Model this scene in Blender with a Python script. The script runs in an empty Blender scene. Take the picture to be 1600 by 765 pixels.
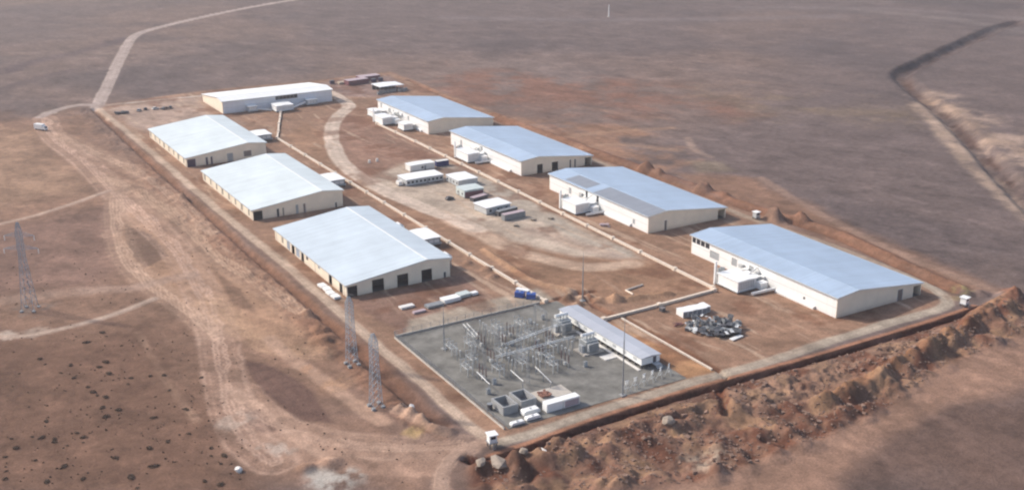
import bpy, math, random
import numpy as np
from mathutils import Vector, Matrix
R = math.radians
random.seed(7)
S = bpy.context.scene
COL = S.collection

# ------------------------------------------------------------------ camera
cd = bpy.data.cameras.new("camera")
cam = bpy.data.objects.new("camera", cd)
COL.objects.link(cam)
S.camera = cam
rt = Vector((0.86056011, -0.50934092, -0.00285033))
up = Vector((0.16955708, 0.28119039, 0.94455405))
fw = Vector((0.48029854, 0.81332883, -0.3283436))
m = Matrix((rt, up, -fw)).transposed().to_4x4()
m.translation = (0, 0, 150)
cam.matrix_world = m
cd.sensor_fit = 'HORIZONTAL'
cd.sensor_width = 36.0
cd.lens = 40.34
cd.clip_start = 1.0
cd.clip_end = 30000.0

# ------------------------------------------------------------------ sky, sun, exposure
SUN_EL, SUN_AZ = 37.0, -38.0          # azimuth from +Y towards +X
w = bpy.data.worlds.new("World")
S.world = w
w.use_nodes = True
bg = w.node_tree.nodes['Background']
sk = w.node_tree.nodes.new('ShaderNodeTexSky')
sk.sky_type = 'NISHITA'
sk.sun_disc = False
sk.sun_elevation = R(SUN_EL)
sk.sun_rotation = R(SUN_AZ)
sk.altitude = 900
sk.dust_density = 5.0
sk.ozone_density = 0.6
sk.air_density = 1.0
w.node_tree.links.new(sk.outputs[0], bg.inputs[0])
bg.inputs[1].default_value = 0.13
sl = bpy.data.lights.new("sun", 'SUN')
sl.energy = 2.7
sl.angle = R(2.5)
sl.color = (1.0, 0.93, 0.83)
sun = bpy.data.objects.new("sun", sl)
COL.objects.link(sun)
sd = Vector((math.sin(R(SUN_AZ)) * math.cos(R(SUN_EL)), math.cos(R(SUN_AZ)) * math.cos(R(SUN_EL)), math.sin(R(SUN_EL))))
sun.rotation_euler = (-sd).to_track_quat('-Z', 'Y').to_euler()
sun.location = (150, 400, 400)
S.view_settings.view_transform = 'Standard'
S.view_settings.look = 'None'
S.view_settings.gamma = 1.0
S.view_settings.exposure = 0.52
S.view_settings.use_curve_mapping = False
S.cycles.filter_width = 2.2
S.cycles.max_bounces = 6
S.cycles.volume_bounces = 1

# ------------------------------------------------------------------ site plan in metres
ROADS = {
 'perimeter_road': (1.9, [(132.7, 721.6), (133.6, 603.8), (133.2, 488.9), (134.0, 407.6), (133.6, 348.2), (133.2, 305.0), (133.4, 269.9), (132.8, 247.6), (133.3, 236.9)]),
 'front_road': (2.3, [(134.0, 235.6), (144.6, 235.0), (159.8, 236.0), (182.6, 237.1), (201.8, 237.7), (213.8, 237.4), (226.2, 237.1), (259.7, 238.2), (289.9, 239.1), (308.9, 238.7), (317.5, 241.0), (322.9, 248.3), (325.6, 259.2), (327.0, 270.7)]),
 'east_track': (2.0, [(327.0, 270.7), (327.5, 308.7), (324.3, 342.3), (324.1, 362.4), (323.5, 397.2), (320.5, 460.1), (318.1, 511.2), (320.1, 563.3), (320.7, 628.7)]),
 'back_road': (2.5, [(135.5, 724.2), (151.8, 725.1), (171.3, 724.3), (197.1, 722.3)]),
 'access_road': (4.2, [(132.7, 721.6), (140.9, 749.7), (159.0, 807.6), (179.8, 875.4), (196.5, 928.0), (210.4, 970.7), (225.4, 1005.2), (258.6, 1040.9), (312.1, 1084.5), (369.1, 1124.2), (438.6, 1165.0), (521.7, 1222.3)]),
 'spur_track': (3.2, [(133.6, 729.7), (125.1, 734.8), (114.9, 730.4), (106.3, 723.1), (97.9, 712.1)]),
 'curved_road': (4.3, [(271.1, 700.9), (270.4, 677.6), (268.4, 656.2), (263.9, 641.6), (250.8, 625.0), (238.1, 603.8), (225.8, 575.6), (213.7, 538.1), (208.0, 505.7), (207.6, 467.4), (210.9, 437.5), (215.5, 413.2), (217.0, 396.1)]),
 'west_track': (1.7, [(40.3, 503.7), (48.1, 506.1), (64.4, 511.8), (85.5, 524.6), (98.6, 533.3)]),
 'south_west_track': (1.6, [(25.3, 380.8), (30.8, 378.7), (40.0, 375.5), (52.1, 376.3), (67.4, 379.9), (82.6, 387.2)]),
 'bend_track': (2.2, [(106.2, 213.2), (110.6, 222.4), (114.3, 229.0), (119.0, 233.7), (125.1, 237.0), (132.2, 237.6)]),
}
POLY = {
 'site': [(133.2, 727.7), (208.4, 739.2), (281.5, 732.7), (335.3, 735.5), (330.4, 369.7), (325.2, 242.0), (211.9, 235.2), (133.6, 236.7)],
 'substation': [(140.7, 309.7), (138.9, 241.4), (202.5, 239.8), (202.8, 313.5)],
 'camp': [(207.8, 489.9), (240.5, 508.5), (257.2, 505.8), (257.5, 459.8), (252.6, 405.7), (254.1, 350.2), (252.9, 331.7), (233.1, 346.2), (222.4, 376.6), (216.1, 420.2), (209.5, 457.8)],
 'tan_east': [(333.0, 570.9), (354.7, 542.2), (387.6, 512.8), (381.3, 464.6), (359.3, 432.2), (334.8, 426.2), (331.9, 471.0), (329.7, 529.9)],
 'red_east': [(340.5, 715.4), (390.0, 713.4), (433.6, 647.6), (489.7, 548.3), (472.0, 510.6), (397.3, 525.9), (342.4, 579.3), (331.3, 640.4)],
 'tan_band': [(485.5, 574.8), (521.5, 524.2), (556.7, 463.1), (523.8, 429.9), (495.8, 456.3), (472.0, 510.6)],
 'green_patch': [(360.5, 438.7), (372.7, 428.4), (368.1, 408.7), (349.2, 414.8)],
 'west': [(13.3, 769.6), (96.7, 708.9), (127.9, 720.3), (131.0, 511.3), (131.9, 322.2), (130.5, 234.6), (106.2, 213.2), (-10.7, 283.1)],
 'pale_fan': [(98.5, 507.6), (103.8, 462.5), (108.5, 406.3), (116.0, 350.7), (122.5, 313.1), (108.6, 313.0), (98.0, 336.5), (89.9, 366.4), (84.8, 397.4), (82.8, 438.5)],
 'pale_low': [(84.3, 306.7), (91.7, 283.3), (103.0, 264.2), (117.5, 246.3), (124.7, 238.0), (113.6, 227.6), (96.3, 239.8), (83.2, 255.1), (76.5, 270.9)],
 'dark_lens': [(92.9, 322.4), (99.9, 311.8), (103.9, 290.1), (101.9, 268.3), (94.2, 275.0), (90.7, 296.9)],
 'dark_lens2': [(82.4, 293.5), (88.6, 285.1), (89.9, 273.3), (83.5, 270.8), (79.3, 279.6)],
 'dark_eye': [(93.3, 478.8), (99.4, 460.3), (98.2, 429.2), (86.7, 419.4), (85.8, 441.0)],
 'dark_eye2': [(108.5, 402.3), (110.9, 381.7), (108.6, 355.2), (102.9, 365.3)],
 'scrub': [(-5.5, 389.9), (51.1, 370.7), (73.5, 369.7), (80.6, 341.1), (78.5, 300.4), (75.4, 267.6), (70.8, 234.4), (-10.7, 283.1)],
 'west_grey': [(32.2, 496.1), (77.2, 509.5), (96.1, 509.1), (82.8, 438.5), (66.9, 408.2), (23.8, 419.7)],
 'far_west_tan': [(58.2, 704.0), (91.1, 674.9), (100.1, 568.3), (88.0, 537.3), (38.7, 532.7)],
 'yard_nw': [(137.0, 719.0), (194.2, 719.4), (189.2, 662.5), (143.3, 643.2), (137.8, 664.8)],
 'yard_ne': [(278.9, 726.4), (330.2, 724.5), (319.3, 671.5), (294.9, 658.0), (272.1, 676.5)],
 'apron3': [(140.2, 349.7), (185.7, 351.9), (185.3, 322.6), (201.2, 314.4), (145.1, 311.2), (140.6, 326.2)],
 'apron3g': [(150.9, 323.2), (171.5, 325.4), (203.2, 326.1), (203.0, 314.7), (169.8, 313.1), (143.3, 312.3)],
 'core_red': [(202.5, 589.8), (200.8, 481.3), (204.2, 365.3), (208.2, 308.8), (227.4, 297.3), (255.5, 293.2), (252.9, 331.7), (233.1, 346.2), (218.0, 379.3), (208.9, 443.1), (204.4, 505.2), (224.9, 576.2), (225.3, 621.0)],
 'mid_red': [(259.0, 630.1), (259.9, 590.5), (258.4, 508.0), (240.5, 508.5), (207.8, 489.9), (213.5, 535.2), (235.7, 596.0)],
 'junk_yard': [(214.3, 285.1), (252.3, 289.4), (274.9, 265.3), (272.0, 250.4), (229.3, 240.6), (216.3, 240.3)],
 'orange_strip': [(207.0, 289.5), (213.2, 239.6), (202.4, 239.9), (203.9, 255.8), (204.2, 291.2)],
 'front_band': [(122.1, 228.0), (145.9, 227.3), (177.2, 229.8), (207.7, 230.2), (249.7, 228.4), (295.1, 230.2), (321.1, 230.7), (341.8, 229.8), (317.6, 210.6), (276.4, 206.9), (236.9, 196.2), (201.4, 192.1), (173.0, 192.1), (137.6, 202.7), (115.5, 216.0)],
 'se_skirt': [(341.7, 228.5), (295.2, 185.3), (258.6, 187.8), (216.1, 179.4), (187.5, 171.2), (149.9, 180.7), (124.2, 196.1), (131.7, 208.0), (175.1, 194.5), (203.8, 194.7), (239.9, 199.0), (280.1, 210.1)],
 'west_bank': [(123.5, 582.4), (125.7, 502.6), (127.0, 425.0), (126.9, 361.2), (127.2, 319.0), (125.1, 287.3), (125.4, 254.2), (123.4, 242.8), (119.3, 257.8), (116.8, 287.2), (115.8, 331.9), (114.5, 387.0), (115.3, 465.5), (114.7, 533.5)],
 'rubble': [(207.9, 227.7), (236.3, 228.3), (278.0, 228.4), (306.4, 226.6), (296.2, 223.4), (257.9, 215.4), (233.4, 212.3), (203.5, 211.8)],
 'plain_se': [(317.3, 187.8), (272.3, 198.9), (234.1, 189.1), (196.6, 187.2), (166.4, 177.2), (238.2, 134.3)],
 'canal_spoil_e': [(602.9, 498.2), (607.5, 471.8), (554.2, 402.3), (559.7, 390.0), (528.4, 351.7), (441.2, 289.5), (480.2, 338.2), (542.3, 418.7)],
 'canal_spoil_w': [(631.9, 545.3), (599.4, 500.3), (500.3, 376.5), (439.9, 301.3), (447.2, 320.0), (491.8, 381.6), (546.9, 454.6)],
 'se_dirt': [(340.1, 423.0), (330.4, 369.7), (326.4, 248.4), (344.6, 241.1), (348.5, 291.5), (356.1, 341.0), (366.8, 393.6)],
}
LINE = {
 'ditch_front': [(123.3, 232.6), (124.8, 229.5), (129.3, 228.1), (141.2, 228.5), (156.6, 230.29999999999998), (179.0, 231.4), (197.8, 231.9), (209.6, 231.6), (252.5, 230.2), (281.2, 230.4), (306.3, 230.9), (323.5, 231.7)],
 'ditch_cut': [(207.2, 232.0), (202.3, 223.9), (196.8, 216.7)],
 'ditch_west': [(129.9, 719.1), (128.0, 594.7), (127.6, 499.2), (127.0, 425.0), (127.4, 375.5), (126.8, 342.9), (127.2, 319.0)],
 'ditch_west2': [(126.9, 310.5), (125.8, 284.3), (125.9, 267.3), (126.0, 251.7)],
 'ditch_east': [(333.5, 700.9), (325.1, 579.7), (326.9, 469.5), (329.2, 419.0), (330.4, 369.7), (336.3, 317.4), (331.3, 276.2), (328.3, 247.2)],
 'ditch_sub': [(214.0, 287.9), (214.2, 262.0), (214.4, 240.4), (212.7, 234.7)],
 'ditch_cross': [(203.5, 313.8), (213.2, 314.3), (218.2, 313.5)],
 'ditch_mid': [(214.3, 315.8), (211.3, 301.5), (212.3, 291.5)],
 'berm_a': [(225.3, 206.8), (243.6, 209.7), (261.2, 213.4), (275.3, 215.8), (290.0, 218.3), (304.6, 221.4), (315.1, 226.5), (330.1, 230.0), (342.5, 233.7)],
 'berm_b': [(345.8, 236.7), (339.8, 229.6), (326.1, 224.4)],
 'berm_c': [(161.7, 221.9), (172.0, 222.9), (185.2, 222.8), (197.3, 223.6)],
 'berm_mid': [(206.8, 371.5), (205.3, 341.7), (206.9, 327.7), (211.5, 317.5)],
 'berm_mid2': [(218.8, 302.5), (228.8, 299.2), (239.7, 296.9)],
 'berm_west': [(119.9, 266.4), (121.7, 258.6), (124.4, 248.4)],
 'canal': [(920.2, 663.7), (876.2, 650.1), (769.7, 603.8), (680.6, 565.1), (634.9, 543.5), (605.9, 508.6), (556.1, 439.0), (508.7, 379.2), (472.7, 336.0), (434.9, 288.0)],
 'canal_up': [(920.2, 663.7), (876.2, 650.1), (769.7, 603.8), (680.6, 565.1), (633.8, 541.4)],
 'canal_low': [(633.8, 541.4), (605.9, 508.6), (556.1, 439.0), (508.7, 379.2), (472.7, 336.0), (434.9, 288.0)],
 'canal_road': [(564.3, 464.9), (519.9, 409.0), (477.5, 356.3), (452.8, 322.7), (424.7, 283.8)],
 'canal_road2': [(590.3, 482.2), (569.6, 440.9), (532.2, 389.5), (517.2, 358.5)],
 't10': [(83.6, 298.4), (87.5, 282.2), (89.7, 263.0), (93.1, 249.1)],
 't11': [(98.9, 374.6), (100.5, 344.1), (106.0, 323.0), (115.2, 313.5)],
 't3': [(99.9, 707.0), (96.0, 654.5), (99.8, 596.8), (100.4, 548.4), (100.7, 523.6), (102.5, 478.3), (103.0, 435.0), (99.9, 395.8), (95.9, 366.1), (91.7, 343.3), (85.4, 316.3), (80.0, 290.3), (77.9, 270.0), (80.3, 256.8)],
 't4': [(100.7, 529.6), (87.8, 467.3), (83.6, 431.2), (84.4, 405.2), (87.7, 382.7), (90.5, 364.7), (91.5, 346.4)],
 't5': [(101.6, 554.1), (109.5, 524.3), (114.2, 471.3), (114.8, 419.2), (118.5, 384.6), (121.6, 347.3)],
 't6': [(84.6, 301.6), (85.5, 287.0), (89.2, 271.6), (97.0, 258.6), (110.2, 246.7), (125.5, 239.5)],
 't7': [(98.9, 661.4), (106.7, 615.4), (115.8, 569.9), (120.9, 517.4), (120.8, 447.4)],
 't8': [(70.0, 359.4), (69.0, 331.4), (69.0, 306.1), (69.3, 287.8)],
 't9': [(105.1, 332.3), (107.0, 308.6), (110.3, 281.4), (113.3, 261.5)],
 'e1': [(370.9, 393.7), (356.7, 349.3), (347.4, 310.6), (342.4, 273.6), (341.9, 239.0)],
 'e2': [(333.8, 510.1), (366.2, 507.7), (398.2, 497.2)],
 'e3': [(324.3, 483.3), (349.3, 484.0), (369.9, 455.6)],
 'e4': [(391.7, 474.9), (377.0, 451.3), (375.6, 436.9)],
 'e5': [(389.7, 560.7), (395.9, 536.6), (410.0, 518.2)],
 'e6': [(344.1, 539.3), (333.3, 493.7), (333.8, 462.3), (332.4, 438.6)],
 'far1': [(98.0, 872.3), (130.0, 912.3), (167.3, 938.9), (212.2, 985.1)],
 'far2': [(89.8, 811.7), (113.3, 835.6), (142.8, 859.1)],
 'far3': [(856.4, 793.8), (878.5, 728.2), (882.6, 655.0), (869.9, 619.8)],
 'far4': [(494.0, 951.7), (639.6, 851.8), (803.3, 774.9)],
 'far5': [(778.2, 869.9), (891.2, 777.5), (945.3, 662.4)],
 'yardline': [(251.4, 487.7), (253.6, 446.9), (250.6, 402.5), (250.6, 370.1), (250.5, 340.9)],
 'core1': [(214.2, 422.4), (214.6, 405.6), (216.3, 371.2), (221.4, 350.7), (230.9, 334.2), (246.8, 329.5)],
 'core2': [(235.4, 383.1), (241.4, 358.7), (246.6, 339.7)],
 'core3': [(240.2, 356.8), (247.5, 345.3)],
 'w_line': [(62.3, 407.3), (76.8, 402.2), (88.4, 402.7), (100.3, 403.3)],
 'w_line2': [(35.4, 412.8), (51.7, 408.6), (68.6, 405.7)],
 'nw_line': [(195.5, 689.7), (194.3, 630.4)],
 'berm_east': [(330.1, 579.7), (331.9, 469.5), (334.2, 419.0), (335.4, 369.7), (341.3, 317.4), (336.3, 276.2), (333.3, 247.2)],
 'shelf': [(129.3, 230.85), (141.2, 231.25), (156.6, 233.04999999999998), (179.0, 234.15), (197.8, 234.65), (209.6, 234.35), (252.5, 232.95), (281.2, 233.15), (306.3, 233.65), (323.5, 234.45)],
}
# ------------------------------------------------------------------ noise and plan helpers (metres)
def _hash(ix, iy, seed):
    n = (ix.astype(np.int64) * 374761393 + iy.astype(np.int64) * 668265263 + seed * 1442695041) & 0xFFFFFFFF
    n = ((n ^ (n >> 13)) * 1274126177) & 0xFFFFFFFF
    n = n ^ (n >> 16)
    return (n & 0xFFFFFF).astype(np.float64) / 0xFFFFFF

def vnoise(x, y, sc, seed):
    x = x / sc; y = y / sc
    ix = np.floor(x); iy = np.floor(y)
    fx = x - ix; fy = y - iy
    fx = fx * fx * fx * (fx * (fx * 6 - 15) + 10); fy = fy * fy * fy * (fy * (fy * 6 - 15) + 10)
    a = _hash(ix, iy, seed); b = _hash(ix + 1, iy, seed)
    c = _hash(ix, iy + 1, seed); d = _hash(ix + 1, iy + 1, seed)
    return (a * (1 - fx) + b * fx) * (1 - fy) + (c * (1 - fx) + d * fx) * fy

def fbm(x, y, sc, seed, octs=4, gain=0.5):
    t = 0; a = 1; s = 0
    for i in range(octs):
        # rotate every octave so that the lattice never shows
        ca, sa = math.cos(1.1 * i + .5), math.sin(1.1 * i + .5)
        t = t + a * vnoise(x * ca - y * sa + 31.7 * i, x * sa + y * ca - 17.3 * i, sc / 2.03 ** i, seed + i * 13)
        s += a; a *= gain
    return t / s                                   # 0..1

def sstep(e0, e1, v):
    t = np.clip((v - e0) / (e1 - e0), 0, 1)
    return t * t * (3 - 2 * t)

def smooth_line(pts, step):
    P = [Vector(p) for p in pts]
    P = [P[0] * 2 - P[1]] + P + [P[-1] * 2 - P[-2]]
    out = []
    for i in range(1, len(P) - 2):
        a, b, c, d = P[i - 1], P[i], P[i + 1], P[i + 2]
        n = max(1, int((c - b).length / step))
        for k in range(n):
            t = k / n
            # centripetal-like damped Catmull-Rom
            m1 = (c - a) * .5; m2 = (d - b) * .5
            L = (c - b).length
            if m1.length > L: m1 *= L / m1.length
            if m2.length > L: m2 *= L / m2.length
            t2, t3 = t * t, t * t * t
            out.append(b * (2 * t3 - 3 * t2 + 1) + m1 * (t3 - 2 * t2 + t) + c * (-2 * t3 + 3 * t2) + m2 * (t3 - t2))
    out.append(P[-2])
    return [(v.x, v.y) for v in out]

def dline(x, y, pts, reach):
    """distance to a polyline, inf beyond reach"""
    d = np.full(x.shape, 1e9)
    xs = [p[0] for p in pts]; ys = [p[1] for p in pts]
    sel = np.nonzero((x > min(xs) - reach) & (x < max(xs) + reach) & (y > min(ys) - reach) & (y < max(ys) + reach))[0]
    if len(sel) == 0: return d
    px, py = x[sel], y[sel]
    dd = np.full(px.shape, 1e18)
    for (x0, y0), (x1, y1) in zip(pts[:-1], pts[1:]):
        vx, vy = x1 - x0, y1 - y0
        L = vx * vx + vy * vy + 1e-9
        t = np.clip(((px - x0) * vx + (py - y0) * vy) / L, 0, 1)
        dd = np.minimum(dd, (px - x0 - t * vx) ** 2 + (py - y0 - t * vy) ** 2)
    d[sel] = np.sqrt(dd)
    return d

def dpoly(x, y, pts, reach):
    """signed distance to a polygon, negative inside"""
    P = list(pts) + [pts[0]]
    d = dline(x, y, P, reach + 1)
    xs = [p[0] for p in pts]; ys = [p[1] for p in pts]
    sel = np.nonzero((x > min(xs)) & (x < max(xs)) & (y > min(ys)) & (y < max(ys)))[0]
    ins = np.zeros(len(sel), bool)
    px, py = x[sel], y[sel]
    for (x0, y0), (x1, y1) in zip(P[:-1], P[1:]):
        c = ((y0 > py) != (y1 > py)) & (px < (x1 - x0) * (py - y0) / ((y1 - y0) if y1 != y0 else 1e-9) + x0)
        ins ^= c
    s = np.ones(x.shape); s[sel[ins]] = -1
    return d * s

SM = {k: smooth_line(v, 6) for k, v in LINE.items()}
RD = {k: (v[0], smooth_line(v[1], 3)) for k, v in ROADS.items()}

def lin(c):
    c = np.array(c, float) / 255
    return np.where(c < .04045, c / 12.92, ((c + .055) / 1.055) ** 2.4)

# soil tints (8-bit sRGB of the dry soil itself; shade painted into ditch_front)
GAIN = 0.76
FILL = [   # polygon, colour, softness m, opacity, edge wander m
    ('west', (148, 117, 100), 60, .95, 30),
    ('far_west_tan', (162, 132, 112), 25, .8, 14),
    ('west_grey', (138, 110, 100), 20, .8, 8),
    ('scrub', (124, 95, 81), 30, .95, 16),
    ('red_east', (140, 104, 90), 60, .95, 45),
    ('tan_band', (142, 122, 104), 60, .7, 40),
    ('tan_east', (164, 126, 104), 14, .85, 8),
    ('green_patch', (140, 124, 108), 7, .7, 4),
    ('se_dirt', (150, 116, 97), 14, .85, 7),
    ('plain_se', (116, 92, 82), 45, .8, 20),
    ('site', (158, 126, 107), 6, 1., 2),
    ('yard_nw', (184, 160, 148), 8, .85, 4),
    ('yard_ne', (150, 128, 124), 8, .8, 4),
    ('mid_red', (154, 121, 106), 7, .9, 4),
    ('core_red', (158, 124, 102), 6, .9, 4),
    ('camp', (194, 177, 163), 7, .95, 4),
    ('apron3', (146, 116, 104), 5, .9, 3),
    ('apron3g', (176, 163, 150), 3, .95, 2),
    ('junk_yard', (156, 124, 105), 5, .9, 3),
    ('orange_strip', (186, 142, 106), 2, .9, 1),
    ('pale_fan', (182, 146, 122), 8, .8, 7),
    ('pale_low', (172, 140, 123), 5, .9, 4),
    ('dark_lens', (116, 90, 82), 2, .95, 1.5),
    ('dark_lens2', (114, 88, 80), 2, .9, 1.5),
    ('dark_eye', (126, 101, 88), 2, .95, 1.5),
    ('dark_eye2', (134, 106, 90), 2, .9, 1.5),
    ('se_skirt', (160, 127, 110), 8, .9, 6),
    ('west_bank', (150, 112, 92), 5, .8, 4),
    ('front_band', (136, 102, 86), 6, .9, 3),
    ('rubble', (152, 122, 106), 4, .85, 3),
    ('canal_spoil_e', (190, 164, 148), 16, .6, 16),
    ('canal_spoil_w', (190, 164, 148), 10, .6, 10),
]
STROKE = [  # line, colour, half width, softness, opacity, wander
    ('t3', (206, 173, 156), 6.0, 1.8, .95, 1.2), ('t4', (204, 172, 152), 5.0, 1.6, .95, 1.2),
    ('t5', (202, 170, 148), 5.5, 2.0, .85, 1.5), ('t6', (200, 168, 150), 5.5, 2, .9, 1.5),
    ('t7', (200, 169, 149), 5.0, 2, .85, 1.5), ('t8', (172, 141, 122), .9, 1.0, .6, 1.5),
    ('t10', (190, 158, 140), 1.3, 1.0, .9, 1), ('t11', (194, 160, 134), 4, 3, .7, 2),
    ('t9', (190, 157, 138), 2.0, 1.4, .85, 1),
    ('w_line', (186, 158, 144), 2.4, 3, .6, 4), ('w_line2', (180, 152, 138), 3.2, 4, .6, 4),
    ('e1', (164, 136, 122), 1.8, 2, .7, 1), ('e2', (178, 144, 122), 2.4, 3, .6, 2),
    ('e3', (180, 146, 124), 2.4, 3, .6, 2), ('e4', (170, 146, 134), 1.6, 2, .6, 1),
    ('e5', (160, 128, 112), 2, 3, .5, 2), ('e6', (130, 94, 78), 1.6, 2, .6, 2),
    ('far1', (98, 84, 88), 5, 8, .7, 4), ('far2', (98, 84, 86), 4, 6, .6, 4),
    ('far3', (160, 146, 142), 6, 12, .3, 6), ('far4', (146, 134, 136), 8, 14, .35, 6),
    ('far5', (150, 138, 138), 6, 12, .28, 6),
    ('yardline', (180, 168, 157), 4.6, 2, .95, 1.5), ('core1', (208, 180, 160), 3.6, 2, .95, 1.5),
    ('core2', (180, 156, 144), 3.4, 3, .6, 1.5), ('core3', (186, 164, 150), 2.0, 2, .6, 1),
    ('berm_mid', (188, 150, 122), 1.6, 1.5, .7, 1), ('berm_mid2', (182, 144, 116), 2.4, 1.6, .7, 1),
    ('ditch_front', (88, 44, 31), 1.9, .7, .95, .2), ('ditch_cut', (118, 72, 54), 1.8, 1.5, .8, .8),  # ditch_front: red cut soil, darkened further with the trench wall's shade
    ('ditch_west', (132, 96, 78), 1.6, 1.6, .75, 1), ('ditch_west2', (118, 84, 68), 3.0, 3, .7, 2),
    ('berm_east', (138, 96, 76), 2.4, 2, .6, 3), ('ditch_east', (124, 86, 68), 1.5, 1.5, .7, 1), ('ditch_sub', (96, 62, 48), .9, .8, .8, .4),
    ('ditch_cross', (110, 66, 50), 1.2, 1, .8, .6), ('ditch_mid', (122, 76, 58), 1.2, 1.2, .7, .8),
    ('berm_a', (158, 116, 88), 2.0, 2, .7, 1.0), ('berm_west', (190, 160, 142), 2.0, 1.5, .7, 1),
    ('berm_b', (130, 86, 70), 3, 2, .7, 1.5),
    ('canal_up', (88, 72, 70), 9, 3, .9, 2), ('canal_low', (104, 80, 72), 3.4, 2, .85, 2), ('canal_road', (196, 170, 152), 5.5, 4, .75, 3), ('canal_road2', (186, 158, 138), 4, 4, .6, 4), ('nw_line', (186, 160, 146), 1.5, 1.5, .5, 1),
]
ROADTINT = {'perimeter_road': (206, 182, 164), 'front_road': (188, 174, 160), 'east_track': (178, 158, 142),
            'back_road': (206, 190, 180), 'access_road': (192, 174, 168), 'spur_track': (186, 168, 162),
            'curved_road': (222, 202, 188), 'west_track': (190, 164, 150), 'south_west_track': (200, 176, 162),
            'bend_track': (190, 160, 144)}
SPOTS = [  # x, y, radius, colour, opacity : patches of pale gypsum, grit and damp ground
    (87, 243, 7, (206, 200, 194), .8), (83, 262, 6, (200, 184, 174), .7), (79, 283, 5, (196, 176, 164), .65),
    (96, 241, 5, (196, 190, 184), .6), (118, 233, 4, (196, 180, 164), .6), (150, 304, 6, (130, 128, 118), .5),
    (118, 252, 3.5, (196, 168, 116), .6), (45, 398, 6, (132, 118, 112), .7), (32, 379, 3, (222, 206, 194), .6),
    (42, 376, 4, (212, 194, 182), .5), (104, 722, 5, (220, 208, 202), .7), (323, 243, 4, (150, 142, 104), .5),
    (331, 246, 4, (160, 152, 108), .6), (287, 268, 4, (164, 150, 136), .6), (150, 345, 4, (150, 142, 138), .7),
    (126, 530, 9, (128, 96, 80), .6), (212, 268, 3, (166, 156, 150), .5), (180, 214, 3.5, (184, 150, 118), .6),
    (108, 305, 4, (186, 142, 112), .6), (113, 290, 5, (184, 146, 118), .6), (205, 344, 4, (206, 172, 132), .5),
    (178, 199, 6, (206, 192, 176), .5), (196, 208, 4, (150, 118, 84), .5), (232, 214, 3, (176, 146, 96), .5),
]
PALE_FAR = (118, 103, 101)

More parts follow.
